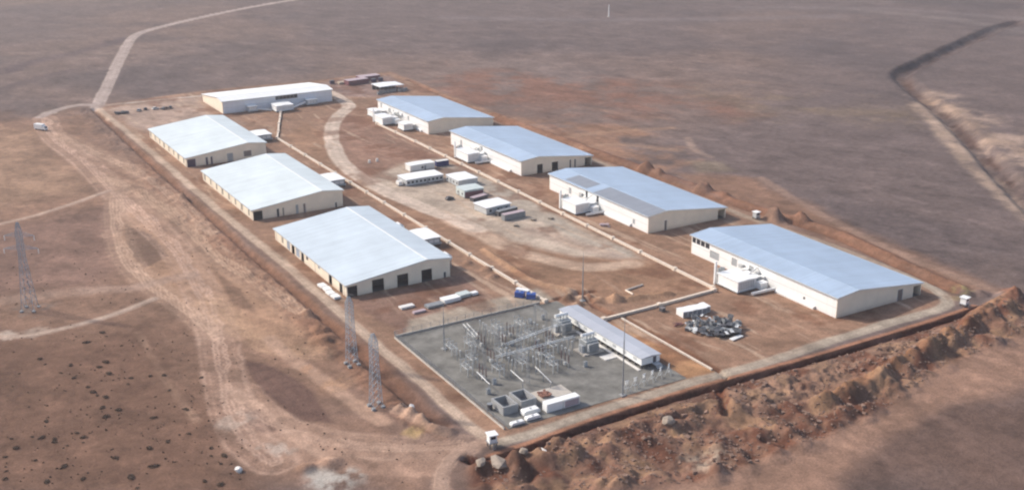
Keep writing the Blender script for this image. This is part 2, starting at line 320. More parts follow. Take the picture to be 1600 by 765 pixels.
def soil(x, y):
    c = np.empty(x.shape + (3,))
    wx = (fbm(x, y, 40, 3) - .5); wy = (fbm(x, y, 40, 77) - .5)
    sx = (fbm(x, y, 9, 5) - .5); sy = (fbm(x, y, 9, 91) - .5)
    big = fbm(x, y, 260, 11)[:, None]; mid = fbm(x * .6 + y * .25, y * .55 - x * .3, 70, 21)[:, None]
    base = lin(PALE_FAR)
    c[:] = base
    c += (lin((134, 113, 105)) - base) * sstep(.48, .72, big) * .8
    c += (lin((99, 88, 89)) - c) * sstep(.52, .75, mid) * .6
    c += (lin((138, 123, 120)) - c) * sstep(.64, .84, fbm(x * .5 + y * .3, y * .5 - x * .3, 130, 43))[:, None] * .35
    def lay(a, col):
        nonlocal c
        i = np.nonzero(a > 1e-3)[0]
        if len(i): c[i] += (lin(col) - c[i]) * a[i, None]
    for k, col, sf, op, wa in FILL:
        X, Y = x + (wx * 1.6 + sx * .8) * wa, y + (wy * 1.6 + sy * .8) * wa
        d = dpoly(X, Y, POLY[k], sf + 2)
        a_ = op * sstep(sf * .5, -sf * .5, d)
        if k.startswith('canal') or k.startswith('tan') or k.startswith('red'): a_ = a_ * sstep(.34, .62, fbm(x * .8 + y * .4, y * .8 - x * .4, 15 if k.startswith('canal') else 26, 181, 5, .65))
        lay(a_, col)
    # streaks and mottling of the worked ground
    n = fbm(x, y, 14, 51)
    c *= (0.84 + .32 * n)[:, None]
    n2 = fbm(x * 1.0, y * .55, 4.0, 61, 3)
    c *= (0.90 + .20 * n2)[:, None]
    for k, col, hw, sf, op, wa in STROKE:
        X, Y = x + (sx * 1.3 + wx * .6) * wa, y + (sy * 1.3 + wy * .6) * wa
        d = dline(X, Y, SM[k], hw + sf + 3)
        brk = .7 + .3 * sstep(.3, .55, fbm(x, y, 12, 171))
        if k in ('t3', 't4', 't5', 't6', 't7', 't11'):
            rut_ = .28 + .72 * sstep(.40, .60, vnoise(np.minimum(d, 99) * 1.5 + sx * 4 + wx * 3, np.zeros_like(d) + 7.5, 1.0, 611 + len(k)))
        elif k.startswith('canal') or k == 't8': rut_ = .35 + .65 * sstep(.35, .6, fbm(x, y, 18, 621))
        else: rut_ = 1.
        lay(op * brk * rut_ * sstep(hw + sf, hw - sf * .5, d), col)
    fb = sstep(2, -2, dpoly(x, y, POLY['front_band'], 4))
    bn = fbm(x, y, 8, 531, 4, .6)
    lay(fb * .75 * sstep(.52, .66, bn), (108, 68, 54)); lay(fb * .6 * sstep(.46, .30, bn), (166, 134, 108))
    for px, py, rr, col, op in SPOTS:
        d = np.hypot(x - px, y - py) + (sx + wx * .6) * rr * 1.8
        lay(op * sstep(rr * 1.25, rr * .35, d) * sstep(.35, .62, fbm(x, y, 3.5, 191, 4, .6)), col)
    for k, (hw, pts) in RD.items():
        X, Y = x + sx * 1.4, y + sy * 1.4
        d = dline(X, Y, pts, hw + 5)
        a = sstep(hw + .7, hw - .9, d)
        if k == 'curved_road': a = a * (.75 + .25 * sstep(360, 420, y))
        rut = 1 - .13 * np.exp(-((d - hw * .45) / (.22 * hw)) ** 2)
        i = np.nonzero(a > 1e-3)[0]
        if len(i):
            col = lin(ROADTINT[k]) * (rut[i] * (.88 + .24 * n2[i]))[:, None]
            c[i] += (col - c[i]) * (a[i] * .92)[:, None]
    ins = sstep(2, -6, dpoly(x, y, POLY['site'], 10)) 
    wv = (fbm(x, y, 60, 631) - .5) * 16
    lines = sstep(.60, .74, fbm((x + wv) * 1.0, y * .07, 2.6, 641, 3, .6)) * sstep(.40, .6, fbm(x, y, 34, 651))
    lay(ins * lines * .65, (200, 174, 154))
    blot = sstep(.54, .70, fbm(x, y, 16, 661, 4, .6))
    lay(ins * blot * .6, (122, 84, 66))
    calm = (1 - .65 * sstep(120, 420, dpoly(x, y, POLY['site'], 450)))[:, None]
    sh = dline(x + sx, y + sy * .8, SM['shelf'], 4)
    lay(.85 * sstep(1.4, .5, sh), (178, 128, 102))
    # pale dust films and darker crust, in streaks
    st = fbm(x * .9 + y * .35, y * .5 - x * .2, 7, 521, 4, .6)[:, None]
    c = c * (1 + calm * (.24 * sstep(.56, .76, st) - .20 * sstep(.44, .26, st)))
    g = c.mean(1, keepdims=True)
    c = g + (c - g) * 1.0
    return np.clip(c * GAIN * np.array([1.02, 1.0, .945]), 0.01, .9)

# ---- relief
rs = np.random.RandomState(5)
MOUND = []   # x, y, rx, h
def inside(px, py, poly): return dpoly(np.array([px]), np.array([py]), poly, 5)[0] < 0
tries = 0
while len(MOUND) < 105 and tries < 5000:
    tries += 1
    px, py = rs.uniform(122, 342), rs.uniform(192, 226)
    if not inside(px, py, POLY['front_band']): continue
    if inside(px, py, POLY['rubble']) or py > 224.5 and px < 318: continue
    r_ = rs.uniform(2.2, 6.0)
    MOUND.append((px, py, r_, r_ * rs.uniform(.12, .28)))
MOUND += [(331.7, 433.5, 5, 2.6), (333.1, 391.4, 5, 3.4), (330.7, 342.6, 5.5, 4.6), (339.8, 335.0, 5, 2.4), (335, 339, 4, 1.6),
          (333, 425, 4, 1.4), (336, 380, 4, 1.4), (123.5, 226.5, 3.2, 1.6), (128.3, 224.6, 4.4, 2.0), (132.0, 222.0, 3.4, 2.0),
          (135.5, 225.2, 2.6, 2.0), (140.0, 222.5, 4.5, 2.6), (144.5, 224.5, 3, 1.8), (147, 220, 5, 2.2),
          (120.5, 265.5, 2.6, 1.0), (121.6, 261, 3, 1.3), (123.3, 256.4, 3, 1.2), (125.0, 251, 3.2, 1.2), (126.5, 247, 2.6, .9),
          (206.8, 312.5, 3, 1.6), (213, 310, 3, 1.4), (216, 305, 3, 1.3), (207, 305.5, 2.4, 1.2), (220, 302, 3.5, 1.5),
          (195, 344, 3, 1.2), (197, 352, 3, 1.4), (194, 362, 2.6, 1.0), (120, 540, 8, 1.0), (113, 524, 8, .8),
          (124, 505, 5, 1.2), (122.5, 330, 4, 1.4), (119.5, 322, 5, 1.2), (124, 345, 4, 1.3), (117, 312, 5, 1.0),
          (330, 243, 3, 1.0), (335, 241, 4, 1.2), (92, 248, 4, 1.3), (86, 249, 3, 1.0)]
DITCH = [('ditch_front', 1.3, 4.0, .5), ('ditch_cut', .7, 2.4, 1.2), ('ditch_west', 1.0, 1.8, 1.4), ('ditch_west2', 1.4, 1.8, 2.2),
         ('ditch_east', .9, 1.4, 1.3), ('ditch_sub', .5, 1.2, .6), ('ditch_cross', .8, 1.4, .8), ('ditch_mid', .7, 1.2, .9),
         ('canal', 4.5, 4.2, 4.0)]
BERM = [('berm_a', 5.0, 3.2), ('berm_b', 3.0, 1.4), ('berm_c', 2.2, 1.5), ('berm_east', 3.2, 1.2), ('berm_mid', 2.0, 1.2), ('berm_mid2', 2.6, 1.4), ('berm_west', 1.8, 1.0)]

def height(x, y):
    wx = (fbm(x, y, 7, 15) - .5) * 2.2; wy = (fbm(x, y, 7, 95) - .5) * 2.2
    site = dpoly(x, y, POLY['site'], 450)
    out = sstep(-4, 25, site)
    z = out * ((fbm(x, y, 180, 201) - .5) * 4 * sstep(30, 420, site) + (fbm(x, y, 22, 211) - .5) * .7 + (fbm(x, y, 5, 221, 3) - .5) * .32)
    z = z + (1 - out) * (fbm(x, y, 9, 231, 3) - .5) * .08
    flat = np.ones(x.shape)
    for k, (hw, pts) in RD.items():
        flat = np.minimum(flat, sstep(hw + .5, hw + 5, dline(x, y, pts, hw + 6)))
    z = z * flat
    band = sstep(1, -3, dpoly(x + wx, y + wy, POLY['front_band'], 6))
    rub = sstep(1, -2, dpoly(x + wx, y + wy, POLY['rubble'], 6))
    nr = np.abs(fbm(x, y, 9, 301, 3, .5) - .5) * 2
    clear = sstep(2.5, 6.5, dline(x, y, SM['ditch_front'], 9))
    z = z + flat * clear * (band * (nr * 2.9 - .8 + (fbm(x, y, 2.6, 331, 3, .6) - .5) * .8) + rub * ((.5 - np.abs(fbm(x, y, 3.2, 311, 3, .6) - .5) * 2) * 1.7 + (fbm(x, y, 1.6, 351, 2) - .5) * .7))
    bank = sstep(9, 3, dline(x + 5.5, y, SM['ditch_west'], 12)) + sstep(7, 2, dline(x + 5, y, SM['ditch_west2'], 10))
    z = z + flat * np.clip(bank, 0, 1) * ((.5 - np.abs(fbm(x, y, 4.5, 341, 3, .6) - .5) * 2) * 1.1)
    big = (fbm(x, y, 3.0, 321, 3) - .5)
    for k, hw, dep, slope in DITCH:
        d = dline(x + wx * .35, y + wy * .35, SM[k], hw + slope + 3)
        a = sstep(hw + slope, hw * .55, d)
        z = z * (1 - a) - dep * a * (.8 + .5 * big)
    for k, hw, hh in BERM:
        d = dline(x + wx * .5, y + wy * .5, SM[k], hw + 4)
        z = z + hh * np.clip(1 - d / hw, 0, 1) ** .9 * (.75 + .8 * (big + .3)) * (flat * .8 + .2)
    for px, py, r_, h_ in MOUND:
        i = np.nonzero((np.abs(x - px) < r_ * 1.8) & (np.abs(y - py) < r_ * 1.8))[0]
        if len(i):
            d = np.hypot(x[i] + wx[i] * .45 - px, (y[i] + wy[i] * .45 - py)) / r_
            z[i] = z[i] + flat[i] * h_ * np.clip(1.1 - d * d, 0, 1.1) ** 1.5 * (.8 + .9 * (big[i] + .2))
    return z

def gz(x, y):
    return float(height(np.array([float(x)]), np.array([float(y)]))[0])

# ------------------------------------------------------------------ materials
def nodes(name):
    mt = bpy.data.materials.new(name); mt.use_nodes = True
    nt = mt.node_tree
    return mt, nt, nt.nodes['Principled BSDF']

def paint(name, rgb, rough=.6, metal=0., var=.12, sc=.35, dirt=0., spec=.35, sheets=0., bump=0.):
    """painted or raw surface with cloudy wear, optional soil splash at the foot and sheet-to-sheet shifts"""
    mt, nt, bs = nodes(name)
    N, L = nt.nodes.new, nt.links.new
    tc = N('ShaderNodeTexCoord')
    n1 = N('ShaderNodeTexNoise'); n1.inputs['Scale'].default_value = sc; n1.inputs['Detail'].default_value = 6
    n1.inputs['Roughness'].default_value = .65
    L(tc.outputs['Object'], n1.inputs['Vector'])
    mr = N('ShaderNodeMapRange'); mr.inputs[1].default_value = .3; mr.inputs[2].default_value = .7
    mr.inputs[3].default_value = 1 - var; mr.inputs[4].default_value = 1 + var * .6
    L(n1.outputs[0], mr.inputs[0])
    val = mr.outputs[0]
    sep = N('ShaderNodeSeparateXYZ'); L(tc.outputs['Object'], sep.inputs[0])
    if sheets:
        fl = N('ShaderNodeMath'); fl.operation = 'FLOOR'; L(sep.outputs[1], fl.inputs[0])
        wn = N('ShaderNodeTexWhiteNoise'); wn.noise_dimensions = '1D'; L(fl.outputs[0], wn.inputs['W'])
        m2 = N('ShaderNodeMapRange'); m2.inputs[3].default_value = 1 - sheets; m2.inputs[4].default_value = 1 + sheets
        L(wn.outputs[0], m2.inputs[0])
        mu = N('ShaderNodeMath'); mu.operation = 'MULTIPLY'; L(val, mu.inputs[0]); L(m2.outputs[0], mu.inputs[1]); val = mu.outputs[0]
    vm = N('ShaderNodeVectorMath'); vm.operation = 'SCALE'; vm.inputs[0].default_value = rgb
    L(val, vm.inputs['Scale'])
    outc = vm.outputs[0]
    if dirt:
        g = N('ShaderNodeMapRange'); g.inputs[1].default_value = 0.; g.inputs[2].default_value = 1.6
        g.inputs[3].default_value = dirt; g.inputs[4].default_value = 0
        L(sep.outputs[2], g.inputs[0])
        n2 = N('ShaderNodeTexNoise'); n2.inputs['Scale'].default_value = .8; n2.inputs['Detail'].default_value = 5
        L(tc.outputs['Object'], n2.inputs['Vector'])
        mm = N('ShaderNodeMath'); mm.operation = 'MULTIPLY'; L(g.outputs[0], mm.inputs[0]); L(n2.outputs[0], mm.inputs[1])
        mx = N('ShaderNodeMix'); mx.data_type = 'RGBA'
        L(mm.outputs[0], mx.inputs[0]); L(outc, mx.inputs[6]); mx.inputs[7].default_value = (.30, .19, .13, 1)
        outc = mx.outputs[2]
    L(outc, bs.inputs['Base Color'])
    bs.inputs['Roughness'].default_value = rough
    bs.inputs['Metallic'].default_value = metal
    bs.inputs['Specular IOR Level'].default_value = spec
    if bump:
        bp = N('ShaderNodeBump'); bp.inputs['Strength'].default_value = bump; bp.inputs['Distance'].default_value = .15
        n3 = N('ShaderNodeTexNoise'); n3.inputs['Scale'].default_value = 2.5; n3.inputs['Detail'].default_value = 5
        L(tc.outputs['Object'], n3.inputs['Vector']); L(n3.outputs[0], bp.inputs['Height']); L(bp.outputs[0], bs.inputs['Normal'])
    return mt

def ground_mat(name, bumpd=.35):
    mt, nt, bs = nodes(name)
    N, L = nt.nodes.new, nt.links.new
    at = N('ShaderNodeAttribute'); at.attribute_name = 'Col'
    tc = N('ShaderNodeTexCoord')
    val = None
    for sc, lo, hi in ((.035, .90, 1.10), (.33, .80, 1.20), (1.6, .76, 1.24)):
        n = N('ShaderNodeTexNoise'); n.inputs['Scale'].default_value = sc; n.inputs['Detail'].default_value = 8; n.inputs['Roughness'].default_value = .6
        L(tc.outputs['Object'], n.inputs['Vector'])
        r_ = N('ShaderNodeMapRange'); r_.inputs[1].default_value = .3; r_.inputs[2].default_value = .7
        r_.inputs[3].default_value = lo; r_.inputs[4].default_value = hi
        L(n.outputs[0], r_.inputs[0])
        if val is None: val = r_.outputs[0]
        else:
            mu = N('ShaderNodeMath'); mu.operation = 'MULTIPLY'; L(val, mu.inputs[0]); L(r_.outputs[0], mu.inputs[1]); val = mu.outputs[0]
        last = n
    vm = N('ShaderNodeVectorMath'); vm.operation = 'SCALE'; L(at.outputs['Color'], vm.inputs[0]); L(val, vm.inputs['Scale'])
    L(vm.outputs[0], bs.inputs['Base Color'])
    bs.inputs['Roughness'].default_value = .95; bs.inputs['Specular IOR Level'].default_value = .1
    bp = N('ShaderNodeBump'); bp.inputs['Strength'].default_value = .6; bp.inputs['Distance'].default_value = bumpd
    L(last.outputs[0], bp.inputs['Height']); L(bp.outputs[0], bs.inputs['Normal'])
    return mt

M = {
    'soil': ground_mat('dry_soil'),
    'track': ground_mat('packed_soil', .12),
    'roof_white': paint('white_roof_sheet', (.86, .86, .85), .5, 0, .05, .08, sheets=.02),
    'roof_pale': paint('pale_roof_sheet', (.63, .69, .70), .5, 0, .13, .07, sheets=.05),
    'roof_ice': paint('ice_blue_roof_sheet', (.55, .62, .67), .5, 0, .13, .07, sheets=.05),
    'roof_blue': paint('light_blue_roof_sheet', (.38, .475, .60), .5, 0, .13, .07, sheets=.05),
    'roof_silver': paint('silver_grey_roof_sheet', (.44, .46, .51), .5, 0, .06, .1, sheets=.03),
    'roof_grey': paint('grey_roof_sheet', (.25, .27, .31), .55, 0, .08, .2, sheets=.05),
    'cream': paint('cream_wall_sheet', (.86, .76, .61), .6, 0, .10, .2, dirt=.6, sheets=.02),
    'white_wall': paint('white_wall_sheet', (.87, .86, .84), .55, 0, .05, .15, dirt=.25, sheets=.02),
    'grey_wall': paint('light_grey_wall_sheet', (.80, .80, .82), .55, 0, .06, .15, dirt=.3, sheets=.02),
    'louvre': paint('beige_grey_louvre', (.30, .27, .23), .6, 0, .15, .8),
    'louvre_grey': paint('grey_louvre', (.42, .43, .44), .6, 0, .15, .8),
    'louvre_blue': paint('blue_grey_louvre', (.34, .38, .45), .6, 0, .15, .8),
    'dark': paint('dark_shutter', (.025, .025, .03), .5, 0, .2, .8),
    'purple': paint('dark_purple_shutter', (.05, .03, .07), .5, 0, .2, .8),
    'brown_door': paint('grey_brown_door', (.20, .17, .16), .5, 0, .2, .8),
    'trim': paint('white_trim', (.78, .78, .77), .5, 0, .05, .5),
    'white': paint('white_enamel', (.87, .87, .85), .45, 0, .06, .5, dirt=.15),
    'offwhite': paint('weathered_white', (.78, .76, .72), .6, 0, .12, .6, dirt=.3),
    'lgrey': paint('light_grey_steel', (.52, .53, .53), .5, 0, .15, .7),
    'galv': paint('galvanised_steel', (.32, .33, .34), .5, .25, .15, 1.2),
    'bluegalv': paint('weathered_galvanised_steel', (.32, .38, .44), .6, .1, .15, 1.2),
    'grey': paint('grey_steel', (.26, .27, .28), .5, 0, .2, .8),
    'tgrey': paint('transformer_grey', (.44, .45, .44), .45, 0, .15, .8),
    'dgrey': paint('dark_grey_steel', (.09, .09, .10), .5, 0, .2, .8),
    'black': paint('black_rubber', (.02, .02, .022), .7, 0, .2, 1.),
    'glass': paint('dark_glass', (.03, .035, .045), .12, 0, .05, 1., spec=.6),
    'brownpor': paint('brown_porcelain', (.14, .08, .07), .3, 0, .15, 2., spec=.5),
    'greypor': paint('grey_porcelain', (.38, .38, .37), .35, 0, .1, 2., spec=.5),
    'conc': paint('pale_concrete', (.52, .47, .41), .85, 0, .18, .7, spec=.2, bump=.2),
    'cgrey': paint('grey_concrete', (.34, .34, .34), .85, 0, .18, .7, spec=.2, bump=.2),
    'cduct': paint('dusty_concrete', (.74, .63, .52), .85, 0, .15, .7, spec=.2),
    'gravel': paint('grey_gravel', (.215, .205, .185), .95, 0, .45, .16, spec=.1, bump=.6),
    'maroon': paint('maroon_steel', (.20, .08, .09), .5, 0, .2, .8),
    'mauve': paint('dusty_mauve_roof', (.46, .36, .38), .6, 0, .15, .8),
    'blue': paint('blue_steel', (.03, .09, .36), .45, 0, .15, .8),
    'dblue': paint('navy_steel', (.02, .03, .14), .45, 0, .15, .8),
    'pale_green': paint('pale_green_sheet', (.56, .62, .60), .55, 0, .1, .5, dirt=.4),
    'tan': paint('tan_board', (.50, .40, .30), .7, 0, .15, .8),
    'brick': paint('red_brick', (.30, .15, .11), .85, 0, .25, 2.),
    'rock': paint('pale_rock', (.34, .28, .23), .9, 0, .25, 1.2, spec=.15, bump=.6),
    'whiterock': paint('white_rock', (.74, .70, .66), .85, 0, .15, 1.2, spec=.15, bump=.5),
    'redrock': paint('reddish_stone', (.26, .17, .13), .95, 0, .3, 1.5, spec=.1, bump=.5),
    'scrub': paint('dark_scrub', (.085, .06, .045), .9, 0, .5, 1.5, spec=.1),
    'tuft': paint('dry_tuft', (.13, .095, .07), .9, 0, .4, .3, spec=.1),
    'wood': paint('grey_timber', (.30, .25, .20), .8, 0, .25, 1.2),
    'silver': paint('silver_paint', (.45, .45, .46), .35, .4, .08, 1.),
}

# ------------------------------------------------------------------ mesh builder
class MB:
    def __init__(s): s.v = []; s.f = []
    def add(s, vs, fs):
        o = len(s.v); s.v += [tuple(q) for q in vs]; s.f += [tuple(i + o for i in f) for f in fs]; return s
    def box(s, x0, x1, y0, y1, z0, z1):
        return s.add([(x0, y0, z0), (x1, y0, z0), (x1, y1, z0), (x0, y1, z0), (x0, y0, z1), (x1, y0, z1), (x1, y1, z1), (x0, y1, z1)],
                     [(0, 3, 2, 1), (4, 5, 6, 7), (0, 1, 5, 4), (1, 2, 6, 5), (2, 3, 7, 6), (3, 0, 4, 7)])
    def obox(s, c, hx, hy, hz, rz=0, tilt=0):
        mt = Matrix.Translation(c) @ Matrix.Rotation(rz, 4, 'Z') @ Matrix.Rotation(tilt, 4, 'X')
        vs = [mt @ Vector((a * hx, b * hy, e * hz)) for e in (-1, 1) for a, b in ((-1, -1), (1, -1), (1, 1), (-1, 1))]
        return s.add(vs, [(0, 3, 2, 1), (4, 5, 6, 7), (0, 1, 5, 4), (1, 2, 6, 5), (2, 3, 7, 6), (3, 0, 4, 7)])
    def bar(s, a, b, r, n=6, r2=None):
        a, b = Vector(a), Vector(b); d = (b - a).normalized()
        u = d.orthogonal().normalized(); w_ = d.cross(u)
        r2 = r if r2 is None else r2
        vs = [a + (u * math.cos(t) + w_ * math.sin(t)) * r for t in [2 * math.pi * k / n for k in range(n)]]
        vs += [b + (u * math.cos(t) + w_ * math.sin(t)) * r2 for t in [2 * math.pi * k / n for k in range(n)]]
        return s.add(vs, [(k, (k + 1) % n, n + (k + 1) % n, n + k) for k in range(n)] + [tuple(range(n - 1, -1, -1)), tuple(range(n, 2 * n))])
    def prism(s, poly, y0, y1):
        """x-z outline pushed along y"""
        n = len(poly)
        vs = [(x, y0, z) for x, z in poly] + [(x, y1, z) for x, z in poly]
        return s.add(vs, [(k, (k + 1) % n, n + (k + 1) % n, n + k) for k in range(n)] + [tuple(range(n - 1, -1, -1)), tuple(range(n, 2 * n))])
    def sheds(s, a, b, r, n=5):
        """ribbed insulator column"""
        a, b = Vector(a), Vector(b)
        s.bar(a, b, r * .55, 8)
        for k in range(n):
            p = a.lerp(b, (k + .5) / n); q = a.lerp(b, (k + .5) / n + .35 / n)
            s.bar(p, q, r, 8, r * .6)
        return s
    def mesh(s, name, mat, smooth=False):
        me = bpy.data.meshes.new(name); me.from_pydata(s.v, [], s.f); me.materials.append(mat)
        bm = bmesh.new(); bm.from_mesh(me); bmesh.ops.recalc_face_normals(bm, faces=bm.faces); bm.to_mesh(me); bm.free()
        if smooth: me.shade_smooth()
        return me
    def build(s, name, mat, parent=None, smooth=False):
        o = bpy.data.objects.new(name, s.mesh(name, M[mat] if isinstance(mat, str) else mat, smooth)); COL.objects.link(o)
        if parent: o.parent = parent
        return o
    def split(s, name, mat, parent=None):
        """every loose piece becomes an object of its own"""
        par = list(range(len(s.v)))
        def find(a):
            while par[a] != a: par[a] = par[par[a]]; a = par[a]
            return a
        for f in s.f:
            for i in f[1:]: par[find(i)] = find(f[0])
        groups = {}
        for f in s.f: groups.setdefault(find(f[0]), []).append(f)
        out = []
        for fs in groups.values():
            ids = sorted({i for f in fs for i in f}); mp = {i: k for k, i in enumerate(ids)}
            q = MB(); q.v = [s.v[i] for i in ids]; q.f = [tuple(mp[i] for i in f) for f in fs]
            out.append(q.build(name, mat, parent))
        return out
import bmesh

def tag(o, label=None, cat=None, group=None, kind=None):
    if label: o['label'] = label
    if cat: o['category'] = cat
    if group: o['group'] = group
    if kind: o['kind'] = kind
    return o
def thing(name, label, cat, loc=(0, 0, 0), rz=0, group=None):
    o = bpy.data.objects.new(name, None); COL.objects.link(o)
    o.empty_display_size = .5
    o.location = loc; o.rotation_euler = (0, 0, rz)
    return tag(o, label, cat, group)
def dup(root, loc, rz=None, label=None, scale=None):
    c = root.copy(); COL.objects.link(c); c.location = loc
    if rz is not None: c.rotation_euler = (0, 0, rz)
    if scale: c.scale = scale
    if label: c['label'] = label
    for ch in list(root.children):
        k = ch.copy(); COL.objects.link(k); k.parent = c
        for g_ in ch.children:
            q = g_.copy(); COL.objects.link(q); q.parent = k
    return c

# ------------------------------------------------------------------ ground
def axis(segs):
    out = [segs[0][0]]
    for a, b, st, g in segs:
        p = a
        while p < b - 1e-6:
            p = min(p + st, b); out.append(p); st *= g
    return np.array(out)
def mirror_out(lo, far, st, g):
    out = [lo]
    while out[-1] > far: out.append(out[-1] - st); st *= g
    return np.array(out[::-1][:-1])
gx = np.concatenate([mirror_out(0, -7000, 2, 1.06), axis([(0, 345, .62, 1), (345, 420, 1.0, 1), (420, 1000, 2.0, 1.006), (1000, 7000, 8, 1.09)])])
gy = np.concatenate([mirror_out(185, -7000, 1.5, 1.06), axis([(185, 335, .62, 1), (335, 470, 1.0, 1), (470, 740, 1.4, 1), (740, 1300, 2.2, 1.008), (1300, 7000, 12, 1.09)])])
XX, YY = np.meshgrid(gx, gy)
vx, vy = XX.ravel(), YY.ravel()
vz = height(vx, vy)
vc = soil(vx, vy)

def sheet(name, vx, vy, vz, vc, quads, mat):
    me = bpy.data.meshes.new(name)
    me.vertices.add(len(vx)); me.vertices.foreach_set('co', np.stack([vx, vy, vz], 1).ravel().astype(np.float32))
    nq = len(quads)
    me.loops.add(nq * 4); me.loops.foreach_set('vertex_index', quads.ravel().astype(np.int32))
    me.polygons.add(nq); me.polygons.foreach_set('loop_start', np.arange(0, nq * 4, 4, dtype=np.int32))
    me.update(calc_edges=True); me.validate()
    at = me.color_attributes.new('Col', 'FLOAT_COLOR', 'POINT')
    at.data.foreach_set('color', np.concatenate([vc, np.ones((len(vx), 1))], 1).ravel().astype(np.float32))
    me.shade_smooth()
    me.materials.append(M[mat])
    o = bpy.data.objects.new(name, me); COL.objects.link(o)
    return tag(o, kind='structure')
nx, ny = len(gx), len(gy)
ii = (np.arange(ny - 1)[:, None] * nx + np.arange(nx - 1)[None, :]).ravel()
ground = sheet('ground', vx, vy, vz, vc, np.stack([ii, ii + 1, ii + nx + 1, ii + nx], 1), 'soil')

# ------------------------------------------------------------------ roads and tracks
def road(name, hw, pts):
    far = max(p[1] for p in pts) > 760
    P = smooth_line(pts, 3.0 if far else 1.5)
    P = np.array(P); T = np.gradient(P, axis=0); T /= np.linalg.norm(T, axis=1)[:, None] + 1e-9
    Nn = np.stack([-T[:, 1], T[:, 0]], 1)
    prof = np.array([-1, -.75, -.5, -.25, 0, .25, .5, .75, 1.]); lift = np.array([-.10, .05, .07, .07, .08, .07, .07, .05, -.10])
    jt = .12 if name == 'front_road' else .35
    jl = 1 + jt * (fbm(P[:, 0], P[:, 1], 7, 401, 3) - .5) * 2; jr = 1 + jt * (fbm(P[:, 0], P[:, 1], 7, 431, 3) - .5) * 2
    xs, ys, ls = [], [], []
    for a, l in zip(prof, lift):
        k = a * hw * (jl if a < 0 else jr)
        xs.append(P[:, 0] + Nn[:, 0] * k); ys.append(P[:, 1] + Nn[:, 1] * k); ls.append(np.full(len(P), l))
    X, Y, Lf = np.stack(xs, 1).ravel(), np.stack(ys, 1).ravel(), np.stack(ls, 1).ravel()
    Z = height(X, Y) + Lf
    w_ = len(prof); n = len(P)
    i = (np.arange(n - 1)[:, None] * w_ + np.arange(w_ - 1)[None, :]).ravel()
    q = np.stack([i, i + 1, i + w_ + 1, i + w_], 1)
    return sheet(name, X, Y, Z, soil(X, Y), q, 'track')
for k, (hw, pts) in ROADS.items():
    road(k, hw, pts)

yard = MB().box(140.9, 202.4, 240.6, 312.2, -.3, .10).build('gravel_yard', 'gravel'); tag(yard, kind='structure')

